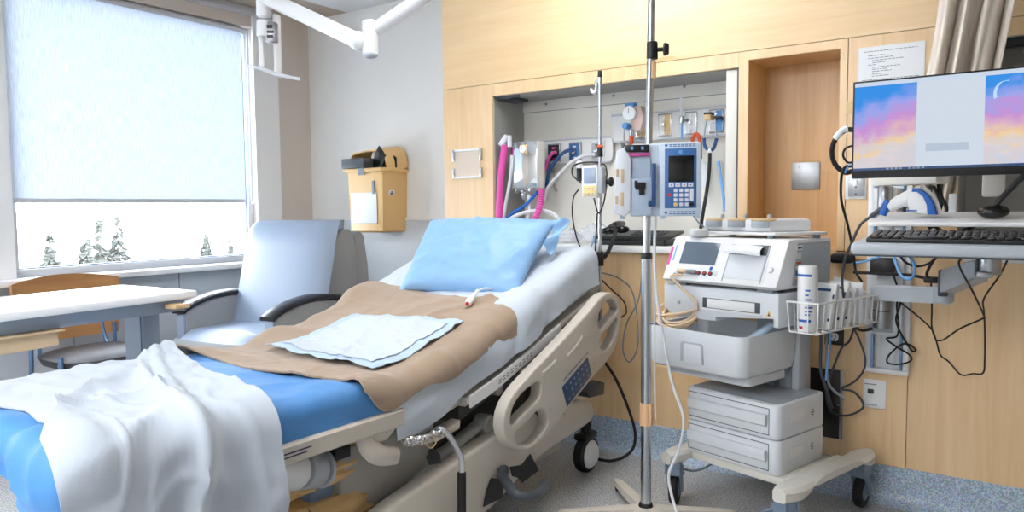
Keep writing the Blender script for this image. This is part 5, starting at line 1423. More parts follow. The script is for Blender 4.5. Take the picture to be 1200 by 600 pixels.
for i, x in enumerate((-.165, -.06, .045)):
    o = thing('transducer', ('left', 'middle', 'right')[i] + ' round tan fetal transducer seated in the white tray', 'transducer', tuple(CT @ V((x, 0, TZ+.05))), CROT, 'fetal transducers in the tray')
    c = V((x, .0, TZ+.028))
    MB(CT).lathe([(0, 0), (.044, 0), (.046, .004), (.046, .022), (.042, .026), (0, .026)], c+V((0, -.022, 0)), (0, 0, 1), 30).build('body', 'plastic_grey', o)
    MB(CT).lathe([(0, .0), (.047, .0), (.049, .004), (.047, .008), (0, .011)], c+V((0, -.018, .024)), (0, 0, 1), 30).build('cap', 'tan', o)
    MB(CT).cyl(c+V((.01, .0, .034)), c+V((.01, 0, .05)), .009, .007, 14, .002).build('button', 'plastic_grey', o)
# wire basket on the right side
def wbask(name, label, x0, x1, y0, y1, z0, z1, nx, ny):
    o = thing(name, label, 'basket', tuple(CT @ V(((x0+x1)/2, (y0+y1)/2, z0))), CROT)
    w = .0026
    def rect(z, e, r=w): 
        return [(x0+e, y0+e, z), (x1-e, y0+e, z), (x1-e, y1-e, z), (x0+e, y1-e, z)]
    MB(CT).tube(rect(z1, 0), .0036, 8, 1, True).build('rim', 'white_frame', o)
    g = MB(CT).tube(rect(z0, .008), w, 6, 1, True)
    for i in range(nx+1):
        x = x0+(x1-x0)*i/nx; xb = x0+.008+(x1-x0-.016)*i/nx
        g.tube([(x, y0, z1), (xb, y0+.008, z0), (xb, y1-.008, z0), (x, y1, z1)], w, 6, 1)
    for i in range(1, ny):
        y = y0+(y1-y0)*i/ny
        g.tube([(x0, y, z1), (x0+.008, y, z0), (x1-.008, y, z0), (x1, y, z1)], w, 6, 1)
    g.build('wires', 'white_frame', o)
    return o
wbask('wire_basket', 'white wire basket of wipes hooked on the right side of the cart', .206, .325, -.125, .365, .748, .856, 3, 11)
wbask('wire_basket', 'white wire basket on the left side of the cart behind the foreground pole', -.425, -.328, -.02, .25, .80, .90, 3, 7)
def bottle(lx, ly, lz, h, r, tilt, label, lid='plastic_white'):
    T_ = CT @ Matrix.Translation((lx, ly, lz)) @ Matrix.Rotation(tilt, 4, 'X')
    o = thing('wipes_canister', label, 'canister', tuple(CT @ V((lx, ly, lz))), CROT, 'wipes canisters on the cart')
    MB(T_).lathe([(0, 0), (r*.97, 0), (r, .004), (r, h*.93), (r*.96, h*.97), (r*.9, h), (0, h)], (0, 0, 0), (0, 0, 1), 28).build('body', 'plastic_white', o)
    bnd = MB(T_)
    for z in (h*.15, h*.84):
        rs = []
        for zz in (z, z+.009):
            rs.append([(r*1.006*math.cos(t), r*1.006*math.sin(t), zz) for t in [-2.6+k*1.9/14 for k in range(15)]])
        bnd.rings(rs, closed=False, cap=False)
    for z, w_ in ((h*.62, .5), (h*.55, .35), (h*.48, .6), (h*.36, .8), (h*.30, .7), (h*.25, .5)):
        bnd.rings([[(r*1.006*math.cos(t), r*1.006*math.sin(t), zz) for t in [-1.3+w_*k/6 for k in range(7)]] for zz in (z, z+.006)], closed=False, cap=False)
    bnd.build('blue_print', 'blue', o)
    MB(T_).rings([[(r*1.01*math.cos(t), r*1.01*math.sin(t), zz) for t in [-2.0+.5*k/6 for k in range(7)]] for zz in (h*.045, h*.085)], closed=False, cap=False).build('red_print', 'red', o)
    return o
bottle(.262, -.085, .7525, .232, .034, 0, 'upright white wipes canister with blue print in the right cart basket')
bottle(-.375, .08, .8045, .20, .034, 0, 'white wipes canister with blue band in the left cart basket')
for i, (ly, a, h, lab) in enumerate(((-.01, -.36, .175, 'white wipes packet leaning next to the upright canister in the basket'), (.05, -.46, .185, 'white wipes packet leaning second from the upright canister'), (.10, -.52, .165, 'white wipes packet leaning farthest from the upright canister'))):
    T_ = CT @ Matrix.Translation((.262+.004*i, ly, .7525)) @ Matrix.Rotation(a, 4, 'X')
    o = thing('wipes_packet', lab, 'packet', tuple(CT @ V((.262, ly, .7525))), CROT, 'white wipes packets in the cart basket')
    MB(T_).bb(-.04, .04, .0, .026, .0, h, .010).build('pack', 'plastic_white', o)
    MB(T_).bb(-.041, .02, -.0008, .0, h-.034, h-.024).bb(.030, .036, -.0008, 0, h-.06, h-.045).bb(.028, .036, -.0008, 0, .03, .04).build('blue_print', 'blue_deep', o)
for i, (ly, a, h) in enumerate(((.215, .10, .165), (.285, .30, .15))):
    T_ = CT @ Matrix.Translation((.265, ly, .7525)) @ Matrix.Rotation(a, 4, 'X') @ Matrix.Rotation(.3-.6*i, 4, 'Z')
    def env(u, v, s=1):
        q, p = 2*u-1, 2*v-1
        return (-.05+.10*u, s*.016*((1-q**4)*(1-p**4)), h*v*1.0+.012*math.sin(2+3*u)*v)
    m_ = MB(T_).grid(14, 14, lambda u, v: env(u, v, 1)).grid(14, 14, lambda u, v: env(u, v, -1))
    bmesh.ops.remove_doubles(m_.bm, verts=m_.bm.verts[:], dist=.0005)
    tag(m_.build('glove_packet', 'paper'), ('white sealed glove packet standing in the far end of the right basket', 'white sealed glove packet slanting out of the far corner of the right basket')[i], 'packet', 'glove packets in the cart basket')
# coil of beige cable in the bin and its lead to the monitor
cc = []
for k in range(70):
    a = k*.42; rr = .085+.012*math.sin(k*.31)
    cc.append(CT @ V((-.245+rr*math.cos(a)*.95, -.16+rr*.55*math.sin(a)+.01*math.sin(k), .70+.085*(math.sin(a)*.5+.5)+.0006*k)))
cc += [CT @ V(p) for p in ((-.14, -.18, .80), (-.20, -.19, .87), (-.252, -.20, .915), (-.245, -.19, .925), (-.215, -.178, .927))]
tag(MB().tube(cc, .0055, 8, 3).build('transducer_cable', 'cable_beige'), 'beige transducer cable coiled in the cart bin and plugged into the monitor', 'cable')
pgm = MB(FT).cyl((-.235, .10*fL, .012), (-.195, .10*fL, .012), .010, .008, 12, .002)
tag(pgm.build('cable_plug', 'cable_beige'), 'beige cable plug lying at the left ports of the fetal monitor', 'plug')
pgm = MB(FT).cyl((-.192, .10*fL, .010), (-.152, .10*fL, .006), .009, .010, 12, .002)
tag(pgm.build('cable_plug', 'mid_grey'), 'grey cable plug beside the red ports of the fetal monitor', 'plug')
# pale probe lying in the bin
pr3 = MB(CT).tube([(-.02, -.17, .60), (.03, -.10, .68), (.09, -.03, .748)], .022, 14, 6, flat=.6)
tag(pr3.build('probe', 'pad_edge'), 'pale blue plastic probe lying in the cart bin', 'probe')
def cab(name, mat_, label, pts, r, cat='cord', n=8): return tag(MB().tube([CT @ V(p) for p in pts], r, 8, n).build(name, mat_), label, cat)
cab('cart_cable', 'dark_grey', 'dark cable hanging down behind the cart bin column', [(.17, .17, .80), (.172, .18, .68), (.168, .19, .56), (.185, .21, .47), (.19, .24, .40)], .006)
cab('cart_cable', 'mid_grey', 'grey cable hanging beside the cart column', [(.19, .17, .80), (.195, .18, .70), (.19, .19, .60), (.2, .2, .50), (.23, .26, .44)], .005)
cab('cart_cable', 'cable_blue', 'blue cable hanging under the right wire basket', [(.215, .15, .78), (.22, .16, .68), (.205, .17, .58), (.19, .19, .52)], .004)
cab('cart_cable', 'cable_grey', 'grey cable looping under the cart drawers', [(-.12, -.05, .19), (-.15, -.10, .15), (-.18, -.14, .135), (-.21, -.17, .14)], .005)
# ================================================================ plates and sockets on the maple wall
def plate(name, label, x0, y0, x1, y1, Y, m, cat):
    a, b = ay(x0, y0, Y), ay(x1, y1, Y)
    t = thing(name, label, cat, ((a.x+b.x)/2, Y, (a.z+b.z)/2))
    MB().bb(a.x, b.x, Y-.006, Y, b.z, a.z, .0025).build('plate', m, t)
    return t, a.x, b.x, b.z, a.z
Y2 = H0+.245
t, x0, x1, z0, z1 = plate('steel_plate', 'square stainless steel blank plate on the back of the narrow maple niche', 928, 191, 961, 222, Y2, 'steel_brushed', 'wall plate')
for x in (x0+.035, x1-.035):
    for z in (z0+.018, z1-.018): MB().cyl((x, Y2-.0065, z), (x, Y2-.008, z), .004, .004, 8).build('screw', 'steel_plate', t)
t, x0, x1, z0, z1 = plate('light_switch', 'white framed light switch under the left edge of the computer monitor', 991, 206, 1015, 233, H0, 'plastic_white', 'light switch')
MB().bb(x0+.012, x1-.004, H0-.010, H0-.005, z0+.010, z1-.004, .001).build('inner_plate', 'steel_brushed', t)
MB().bb((x0+x1)/2-.004, (x0+x1)/2+.008, H0-.02, H0-.009, (z0+z1)/2+.004, (z0+z1)/2+.030, .002).build('toggle', 'plastic_white', t)
for dz in (.0, -.028): MB().cyl(((x0+x1)/2+.002, H0-.011, (z0+z1)/2+dz), ((x0+x1)/2+.002, H0-.009, (z0+z1)/2+dz), .004, .004, 8).build('screw', 'dark_grey', t)
t, x0, x1, z0, z1 = plate('power_outlet', 'dark double power outlet with white sockets below the right wire basket', 967, 372, 989, 405, H0, 'dark_plate', 'power outlet')
for dz in (.022, -.022):
    c = V(((x0+x1)/2, H0-.006, (z0+z1)/2+dz))
    o = MB().prism(rect_pts(c.x-.017, c.z-.016, c.x+.017, c.z+.016, .010), .004, XZ(H0-.0055), .001).build('socket', 'plastic_white', t)
    MB().bb(c.x-.009, c.x-.006, H0-.0105, H0-.009, c.z-.002, c.z+.009).bb(c.x+.005, c.x+.008, H0-.0105, H0-.009, c.z-.002, c.z+.008).cyl((c.x, H0-.0105, c.z-.009), (c.x, H0-.009, c.z-.009), .003, .003, 8).build('slot', 'black', o)
t, x0, x1, z0, z1 = plate('access_panel', 'tall dark steel access panel low on the maple wall behind the cart', 950, 430, 987, 515, H0, 'dark_plate', 'wall panel')
MB().bb(x1-.012, x1, H0-.008, H0-.005, z0, z1, .001).build('edge_strip', 'steel_plate', t)
MB().cyl((x1-.016, H0-.007, (z0+z1)/2), (x1-.016, H0-.011, (z0+z1)/2), .005, .005, 10).build('screw', 'steel', t)
t, x0, x1, z0, z1 = plate('data_outlet', 'white data outlet plate with black port near the panel seam', 1012, 443, 1038, 480, H0, 'plastic_white', 'data outlet')
c = ay(1021, 458, H0)
MB().bb(c.x-.012, c.x+.010, H0-.010, H0-.005, c.z-.009, c.z+.009, .001).build('port', 'black', t)
MB().bb(c.x-.025, c.x+.02, H0-.0072, H0-.006, z1-.022, z1-.018).bb(c.x-.02, c.x+.024, H0-.0072, H0-.006, z0+.012, z0+.015).build('print', 'ink', t)
# notice sheet
a, b = ay(1006, 55, H0), ay(1085, 112, H0)
t = thing('notice_sheet', 'white printed notice sheet pinned on the maple panel above the monitor', 'paper sheet', ((a.x+b.x)/2, H0, b.z))
SX0, SX1, SZ1 = ay(1006.5, 56, H0).x, ay(1084.5, 48, H0).x, 1.819
MB().bb(SX0, SX1, H0-.003, H0-.0015, 1.50, SZ1).build('sheet', 'paper', t)
ln = MB(); rnd = random.Random(4)
for k, (z, xs, L_) in enumerate(((1.800, .02, .19), (1.784, .035, .06), (1.774, .035, .09), (1.765, .05, .11), (1.756, .05, .05), (1.748, .035, .03), (1.738, .05, .10), (1.730, .05, .055), (1.722, .05, .07), (1.712, .05, .035), (1.704, .05, .06), (1.690, .015, .20), (1.680, .03, .045), (1.671, .03, .09), (1.662, .05, .08), (1.64, .03, .12), (1.63, .03, .07), (1.61, .03, .14))):
    x = SX0+xs; e = x+L_
    while x < e:
        w = .006+.012*rnd.random()
        ln.bb(x, min(e, x+w), H0-.0034, H0-.0028, z-.0012, z+.0012); x += w+.003
ln.build('printed_lines', 'ink', t)
tp = ay(993, 128, H0)
tag(MB().bb(tp.x-.004, tp.x+.022, H0-.0022, H0-.001, tp.z-.02, tp.z+.03).build('tape_scrap', 'tan'), 'torn tan tape scrap on the maple left of the monitor', 'tape')

# ================================================================ wall-mounted computer workstation
ws = thing('workstation_mount', 'white wall track with folding arms holding the computer shelf and keyboard tray', 'wall mount', (-.45, H0, .9))
TX0, TX1 = -.528, -.372
TZ0, TZ1 = .545, 1.36
tr = MB().bb(TX0, TX1, H0-.022, H0, TZ0, TZ1, .003).bb(TX0, TX0+.022, H0-.05, H0-.02, TZ0, TZ1, .005).bb(TX1-.022, TX1, H0-.05, H0-.02, TZ0, TZ1, .005).bb(TX0, TX1, H0-.055, H0-.0, TZ0-.014, TZ0+.004, .004)
tr.build('track', 'plastic_white', ws)
MB().bb(TX0+.05, TX1-.05, H0-.026, H0-.021, TZ0, .70, .001).build('track_rib', 'cart_white', ws)
MB().bb(TX0+.022, TX0+.03, H0-.05, H0-.022, TZ0+.004, 1.33).bb(TX1-.032, TX1-.024, H0-.05, H0-.022, TZ0+.004, 1.33).build('track_gap', 'tube_blue', ws)
MB().bb(TX0+.022, TX1-.022, H0-.075, H0-.022, .69, 1.0, .006).build('carriage', 'cart_white', ws)
ca = ay(1033, 368, H0-.10)
MB().bb(ca.x-.040, ca.x+.040, H0-.082, H0-.07, ca.z-.075, ca.z+.085, .012).build('pivot_recess', 'plastic_grey', ws)
MB().cyl(ca+V((0, 0, -.055)), ca+V((0, 0, .075)), .030, .030, 24, .006).build('pivot', 'steel_brushed', ws)
MB().cyl(ca+V((0, 0, .012)), ca+V((0, 0, .017)), .031, .031, 24).build('pivot_ring', 'dark_grey', ws)
e1 = ay(1113, 346, 2.92)
rs = []
s0 = ca+V((-.02, -.02, .085)); dd = (e1-s0); nn = V((-dd.y, dd.x, 0)).normalized()
for t_, w_, h_ in ((0, .022, .026), (.05, .026, .029), (.92, .026, .029), (1.0, .02, .025)):
    c = s0+dd*t_; rs.append([c-nn*w_+V((0, 0, -h_)), c+nn*w_+V((0, 0, -h_)), c+nn*w_*1.0+V((0, 0, h_*.8)), c+nn*w_*.8+V((0, 0, h_)), c-nn*w_*.8+V((0, 0, h_)), c-nn*w_+V((0, 0, h_*.8))])
MB().rings(rs).cyl(e1+V((-.02, 0, -.03)), e1+V((-.02, 0, .034)), .030, .030, 22, .008).build('lower_arm', 'plastic_grey', ws)
f0 = ay(1110, 330, 2.90); f1 = ay(1150, 316, 2.66)
MB().bb(f0.x-.026, f0.x+.004, f0.y-.022, f0.y+.022, f0.z-.05, f0.z+.04, .004).build('elbow_bracket', 'dark_grey', ws)
dd = (f1-f0); nn = V((-dd.y, dd.x, 0)).normalized(); rs = []
for t_, w_, h_ in ((0, .022, .036), (.04, .026, .040), (.96, .024, .032), (1.0, .02, .028)):
    c = f0+dd*t_; rs.append([c-nn*w_+V((0, 0, -h_)), c+nn*w_+V((0, 0, -h_)), c+nn*w_+V((0, 0, h_*.8)), c+nn*w_*.75+V((0, 0, h_)), c-nn*w_*.75+V((0, 0, h_)), c-nn*w_+V((0, 0, h_*.8))])
MB().rings(rs).build('forearm', 'plastic_grey', ws)
g0 = ay(1160, 306, 2.60); g1 = ay(1160, 322, 2.60)
TRZ = 1.071
MB().cyl(V((g0.x, 2.60, g1.z)), V((g0.x, 2.60, TRZ)), .029, .029, 24, .006).bb(f1.x-.01, g0.x+.01, 2.57, 2.64, g1.z-.008, g1.z+.012, .005).build('tray_post', 'steel_brushed', ws)
MB().bb(g0.x-.036, g0.x-.026, 2.585, 2.64, g1.z-.005, TRZ-.01, .003).build('post_gap', 'dark_grey', ws)
# keyboard tray
TY0, TY1 = 2.30, 2.66
MB(Matrix.Translation((0, TY0, TRZ-.016)) @ Matrix.Rotation(R(3), 4, 'X')).prism(rect_pts(-.425, 0, .16, TY1-TY0, .02), .032, None, .008).build('keyboard_tray', 'plastic_grey', ws)
MB(Matrix.Translation((0, TY0, TRZ-.016)) @ Matrix.Rotation(R(3), 4, 'X')).prism(rect_pts(-.42, .004, .155, TY1-TY0, .02), .005, Matrix.Translation((0, 0, -.004)), .002).build('tray_underside', 'dark_grey', ws)
# shelf
SHZ = 1.131
SHM = Matrix.Translation((0, 2.5, SHZ)) @ Matrix.Rotation(R(5.5), 4, 'X')
MB(SHM).prism(rect_pts(-.412, 0, .18, .30, .008), .013, None, .004).build('shelf', 'plastic_white', ws)
for x in (-.38, .12): MB().bb(x-.02, x+.02, 2.64, 2.67, TRZ+.015, SHZ+.012, .003).build('shelf_post', 'plastic_white', ws)
wpo = ay(1116, 240, 2.79); MB().bb(wpo.x-.010, wpo.x+.012, 2.785, 2.80, SHZ+.03, SHZ+.10, .002).build('shelf_tab', 'plastic_white', ws)
# monitor arm bar and pivot
u0, u1 = ay(1028, 213, 3.0), ay(1106, 213, 2.80)
MB().box(((u0.x+u1.x)/2, (u0.y+u1.y)/2, u0.z), ((u1-u0).length, .06, .035), Matrix.Rotation(math.atan2(u1.y-u0.y, u1.x-u0.x), 4, 'Z'), .008).build('monitor_arm', 'cart_cream', ws)
pv2 = ay(1037, 236, 3.05)
MB().cyl(pv2+V((0, 0, -.05)), pv2+V((0, 0, .055)), .026, .026, 20, .004).cyl(pv2+V((0, 0, .045)), pv2+V((0, 0, .085)), .014).build('monitor_pivot', 'steel_brushed', ws)
MB().bb(pv2.x-.04, pv2.x+.04, pv2.y, H0-.02, pv2.z-.05, pv2.z+.05, .004).build('pivot_block', 'plastic_white', ws)
MB().cyl((.0-.10, 2.66, 1.40), (.0-.10, 2.82, 1.30), .02).bb(-.13, -.07, 2.79, 2.85, 1.22, 1.34, .006).build('monitor_neck', 'cart_cream', ws)
# keyboard
kbd = thing('keyboard', 'black computer keyboard on the grey pull-out tray', 'keyboard', (-.14, 2.42, TRZ+.018))
KZ = TRZ+.0185
KT = Matrix.Translation((-.165, 2.415, KZ+.004)) @ Matrix.Rotation(R(7), 4, 'X')
MB(KT).prism(rect_pts(-.225, -.075, .225, .08, .008), .014, Matrix.Translation((0, 0, .002)), .003).build('case', 'black', kbd)
ks = MB(KT)
for r_i in range(6):
    n_ = 21; y = -.060+.0235*r_i
    if r_i == 0:
        for cx_, w_ in ((-.20, .022), (-.172, .022), (-.145, .022), (-.075, .105), (-.005, .022), (.022, .022), (.05, .022), (.08, .018), (.10, .018), (.12, .018), (.165, .038), (.20, .018)): ks.box((cx_, y, .018), (w_, .018, .008), None, .002)
    else:
        for k in range(n_): ks.box((-.209+.0209*k, y, .018), (.0178, .0185, .008), None, .002)
ks.build('keys', 'black_gloss', kbd)['kind'] = 'stuff'
# scanner
scn = thing('barcode_scanner', 'white and blue handheld barcode scanner lying on the white shelf', 'scanner', tuple(ay(1068, 250, 2.62)))
Q = lambda px, py, dy=0: ay(px, py, 2.62+dy)
MB().tube([Q(1041, 243), Q(1055, 236), Q(1068, 231), Q(1080, 229)], lambda t: .016+.014*t, 16, 8).build('handle', 'plastic_white', scn)
hdp = [(1063, 227), (1068, 222), (1077, 221), (1086, 227), (1093, 237), (1097, 251), (1076, 251), (1066, 246), (1064, 236)]
MB().prism([(Q(*p).x, Q(*p).z) for p in hdp], .06, XZ(2.65), .014).build('head', 'plastic_white', scn)
def bandpoly(o_, i_): return [(Q(*p).x, Q(*p).z) for p in o_+i_[::-1]]
bo_ = [(1070, 221), (1078, 220.5), (1088, 227), (1095, 238), (1099, 251.5)]; bi_ = [(1070, 225), (1076, 225), (1083, 231), (1087, 240), (1088, 251.5)]
MB().prism(bandpoly(bo_, bi_), .066, XZ(2.653), .004).build('bumper', 'blue', scn)
MB().tube([Q(1073, 219.5), Q(1082, 221), Q(1092, 229), Q(1098, 240), Q(1101, 251)], .007, 8, 6).build('window_rim', 'cart_cream', scn)
MB().tube([Q(1041, 235, -.0), Q(1038, 243), Q(1034, 252)], lambda t: .018-.004*abs(2*t-1), 12, 6, flat=.8).build('grip_end', 'blue', scn)
MB().tube([Q(1037, 243), Q(1030, 247), Q(1020, 254)], lambda t: .010-.003*t, 10, 5).build('strain_relief', 'dark_grey', scn)
MB().bb(Q(1064, 247).x, Q(1076, 247).x, 2.585, 2.592, Q(1070, 247.5).z, Q(1070, 246).z).build('trigger', 'blue', scn)
hose('scanner_cable', 'dark_grey', 'dark grey scanner cord drooping past the wire basket', [(1020, 254, 2.62), (1008, 264, 2.62), (998, 285, 2.64), (990, 305, 2.70), (987, 330, 2.8), (990, 355, 2.95), (997, 372, 3.05), (1000, 385, 3.12), (995, 400, 3.18), (985, 410, 3.2), (972, 445, 3.2), (969, 465, 3.2), (974, 482, 3.2), (988, 487, 3.2), (1000, 485, 3.2), (1011, 478, 3.2), (1010, 470, 3.2), (1000, 459, 3.2), (985, 456, 3.2)], .0045, 'cord')
# microphone
mi = thing('microphone', 'black gooseneck microphone with round base on the white shelf', 'microphone', tuple(ay(1164, 254, 2.60)))
c = ay(1164, 249, 2.60)
MB().ell(V((c.x, 2.60, SHZ+.022+.0215)), (.042, .038, .0205), 20, Matrix.Rotation(R(5.5), 3, 'X')).build('base', 'black_gloss', mi)
MB().tube([ay(1165, 243, 2.60), ay(1174, 232, 2.60), ay(1186, 220, 2.58), ay(1199, 207, 2.56), ay(1222, 186, 2.51)], .0085, 12).build('gooseneck', 'black', mi)
# computer monitor
MY = 2.55; MOX0, MOX1, MOZ0, MOZ1 = -.4705, .060, 1.281, 1.583
mo = thing('computer_monitor', 'wide computer monitor showing a pastel cloud sky wallpaper with grey center window', 'monitor', (-.2, MY, MOZ0))
MB().bb(MOX0, MOX1, MY, MY+.028, MOZ0, MOZ1, .003).build('case', 'black', mo)
MB().bb(MOX0+.10, MOX1-.10, MY+.026, MY+.06, MOZ0+.05, MOZ1-.05, .01).bb(-.15, -.05, MY+.05, MY+.12, 1.37, 1.45, .006).build('back_shell', 'black', mo)
def screen_material():
    m = bpy.data.materials.new('screen_wallpaper'); m.use_nodes = True; nt = m.node_tree
    nt.nodes.remove(nt.nodes['Principled BSDF']); out = nt.nodes['Material Output']
    tc = nt.nodes.new('ShaderNodeTexCoord'); sp = nt.nodes.new('ShaderNodeSeparateXYZ'); nt.links.new(tc.outputs['Generated'], sp.inputs[0])
    n = nt.nodes.new('ShaderNodeTexNoise'); n.inputs['Scale'].default_value = 4.5; n.inputs['Detail'].default_value = 6
    mp = nt.nodes.new('ShaderNodeMapping'); mp.inputs['Scale'].default_value = (1.8, 1, 1.4); nt.links.new(tc.outputs['Generated'], mp.inputs[0]); nt.links.new(mp.outputs[0], n.inputs['Vector'])
    def M(op, a, b, clamp=False):
        q = nt.nodes.new('ShaderNodeMath'); q.operation = op; q.use_clamp = clamp
        for i, x in enumerate((a, b)):
            if isinstance(x, (int, float)): q.inputs[i].default_value = x
            elif x is not None: nt.links.new(x, q.inputs[i])
        return q.outputs[0]
    X, Z = sp.outputs['X'], sp.outputs['Z']
    # distance from the nearer side edge tilts the bands downwards on the left third
    t = M('ADD', M('MULTIPLY', X, -0.75), M('ADD', Z, M('MULTIPLY', M('SUBTRACT', n.outputs['Fac'], .5), .5)))
    tr_ = M('ADD', Z, M('MULTIPLY', M('SUBTRACT', n.outputs['Fac'], .5), .5))
    left = M('LESS_THAN', X, .5)
    tt_ = M('ADD', M('MULTIPLY', M('ADD', t, .12), left), M('MULTIPLY', M('SUBTRACT', tr_, .04), M('SUBTRACT', 1.0, left)))
    r = nt.nodes.new('ShaderNodeValToRGB'); cr = r.color_ramp
    cr.elements[0].position = .04; cr.elements[0].color = lin((196, 200, 216)); cr.elements[1].position = .86; cr.elements[1].color = lin((58, 140, 222))
    for p, c_ in ((.16, (216, 204, 204)), (.27, (232, 200, 150)), (.40, (210, 168, 190)), (.54, (192, 142, 204)), (.68, (150, 160, 226))):
        e = cr.elements.new(p); e.color = lin(c_)
    nt.links.new(tt_, r.inputs[0])
    # clouds in the lower part
    n2 = nt.nodes.new('ShaderNodeTexNoise'); n2.inputs['Scale'].default_value = 7; n2.inputs['Detail'].default_value = 5; nt.links.new(mp.outputs[0], n2.inputs['Vector'])
    cl_ = M('MULTIPLY', M('MULTIPLY', M('SUBTRACT', n2.outputs['Fac'], .43), 9, True), M('MULTIPLY', M('SUBTRACT', .50, Z), 3.2, True))
    mx = nt.nodes.new('ShaderNodeMix'); mx.data_type = 'RGBA'; nt.links.new(cl_, mx.inputs[0]); nt.links.new(r.outputs[0], mx.inputs[6]); mx.inputs[7].default_value = lin((206, 200, 204))
    # grey document window in the middle
    win = M('MULTIPLY', M('GREATER_THAN', X, .333), M('LESS_THAN', X, .668))
    mx2 = nt.nodes.new('ShaderNodeMix'); mx2.data_type = 'RGBA'; nt.links.new(win, mx2.inputs[0]); nt.links.new(mx.outputs[2], mx2.inputs[6]); mx2.inputs[7].default_value = lin((200, 210, 222))
    bar = M('GREATER_THAN', Z, .955)
    mx3 = nt.nodes.new('ShaderNodeMix'); mx3.data_type = 'RGBA'; nt.links.new(bar, mx3.inputs[0]); nt.links.new(mx2.outputs[2], mx3.inputs[6]); mx3.inputs[7].default_value = lin((196, 208, 224))
    e = nt.nodes.new('ShaderNodeEmission'); e.inputs[1].default_value = SCREEN_E; nt.links.new(mx3.outputs[2], e.inputs[0])
    nt.links.new(e.outputs[0], out.inputs[0]); MATS['screen_wallpaper'] = m
SCREEN_E = 0.5
screen_material()
so = MB().bb(MOX0+.006, MOX1-.006, MY-.0025, MY+.001, MOZ0+.024, MOZ1-.006).build('screen', 'screen_wallpaper', mo)
MB().bb(MOX0+.006, MOX1-.006, MY-.0028, MY+.001, MOZ0+.0235, MOZ0+.031).build('taskbar', 'blue_deep', so)
ics = MB()
for k in range(9): 
    if k not in (4,): ics.bb(MOX0+.10+.012*k, MOX0+.107+.012*k, MY-.0032, MY-.0026, MOZ0+.025, MOZ0+.030)
ics.build('taskbar_icon', 'lcd_grey', so)
cm = MB(); pm = ay(1178, 105, MY)
outc = [(pm.x+.035*math.cos(a)*.8, pm.z-.01+.035*math.sin(a)) for a in [R(75+130*k/14) for k in range(15)]]
inc = [(pm.x+.006+.034*math.cos(a)*.76, pm.z-.008+.034*math.sin(a)) for a in [R(78+122*k/14) for k in range(15)]]
emis('moon_pale', (176, 204, 238), .55)
cm.prism(outc+inc[::-1], .0006, XZ(MY-.0025)); cm.build('crescent', 'moon_pale', so)
emis('doc_band', (178, 190, 206), .5)
MB().bb(-.2655, -.155, MY-.0031, MY-.0025, MOZ0+.075, MOZ0+.098).build('document_band', 'doc_band', so)
# cables left of the monitor
hose('monitor_cable', 'rubber', 'thick black cable looping out left of the computer monitor', [(1001, 152, 2.6), (990, 153, 2.6), (978, 165, 2.61), (975, 180, 2.62), (979, 193, 2.63), (990, 202, 2.64), (1000, 200, 2.64)], .008, 'cord')
wr = MB().tube([ay(994, 151, 2.598), ay(987, 153, 2.598), ay(979, 162, 2.608)], .0105, 10, 6)
tag(wr.build('cable_label', 'paper'), 'white paper label wrapped on the black cable left of the monitor', 'label')
hose('monitor_cable', 'rubber', 'thin black cable coiled beside the monitor edge', [(1001, 170, 2.6), (991, 174, 2.6), (988, 182, 2.6), (993, 190, 2.61), (1001, 190, 2.61)], .0035, 'cord')
hose('monitor_cable', 'rubber', 'thin black cable dropping from the monitor past the light switch to the cart', [(1000, 195, 2.62), (990, 196, 2.62), (986, 208, 2.62), (986, 235, 2.7), (993, 262, 2.8), (999, 290, 2.9), (1003, 318, 3.0), (1010, 330, 3.1)], .0045, 'cord')
hose('monitor_cable', 'cable_blue', 'short blue cable behind the lower left monitor corner', [(1001, 192, 2.62), (994, 195, 2.62), (990, 203, 2.62)], .004, 'cord')
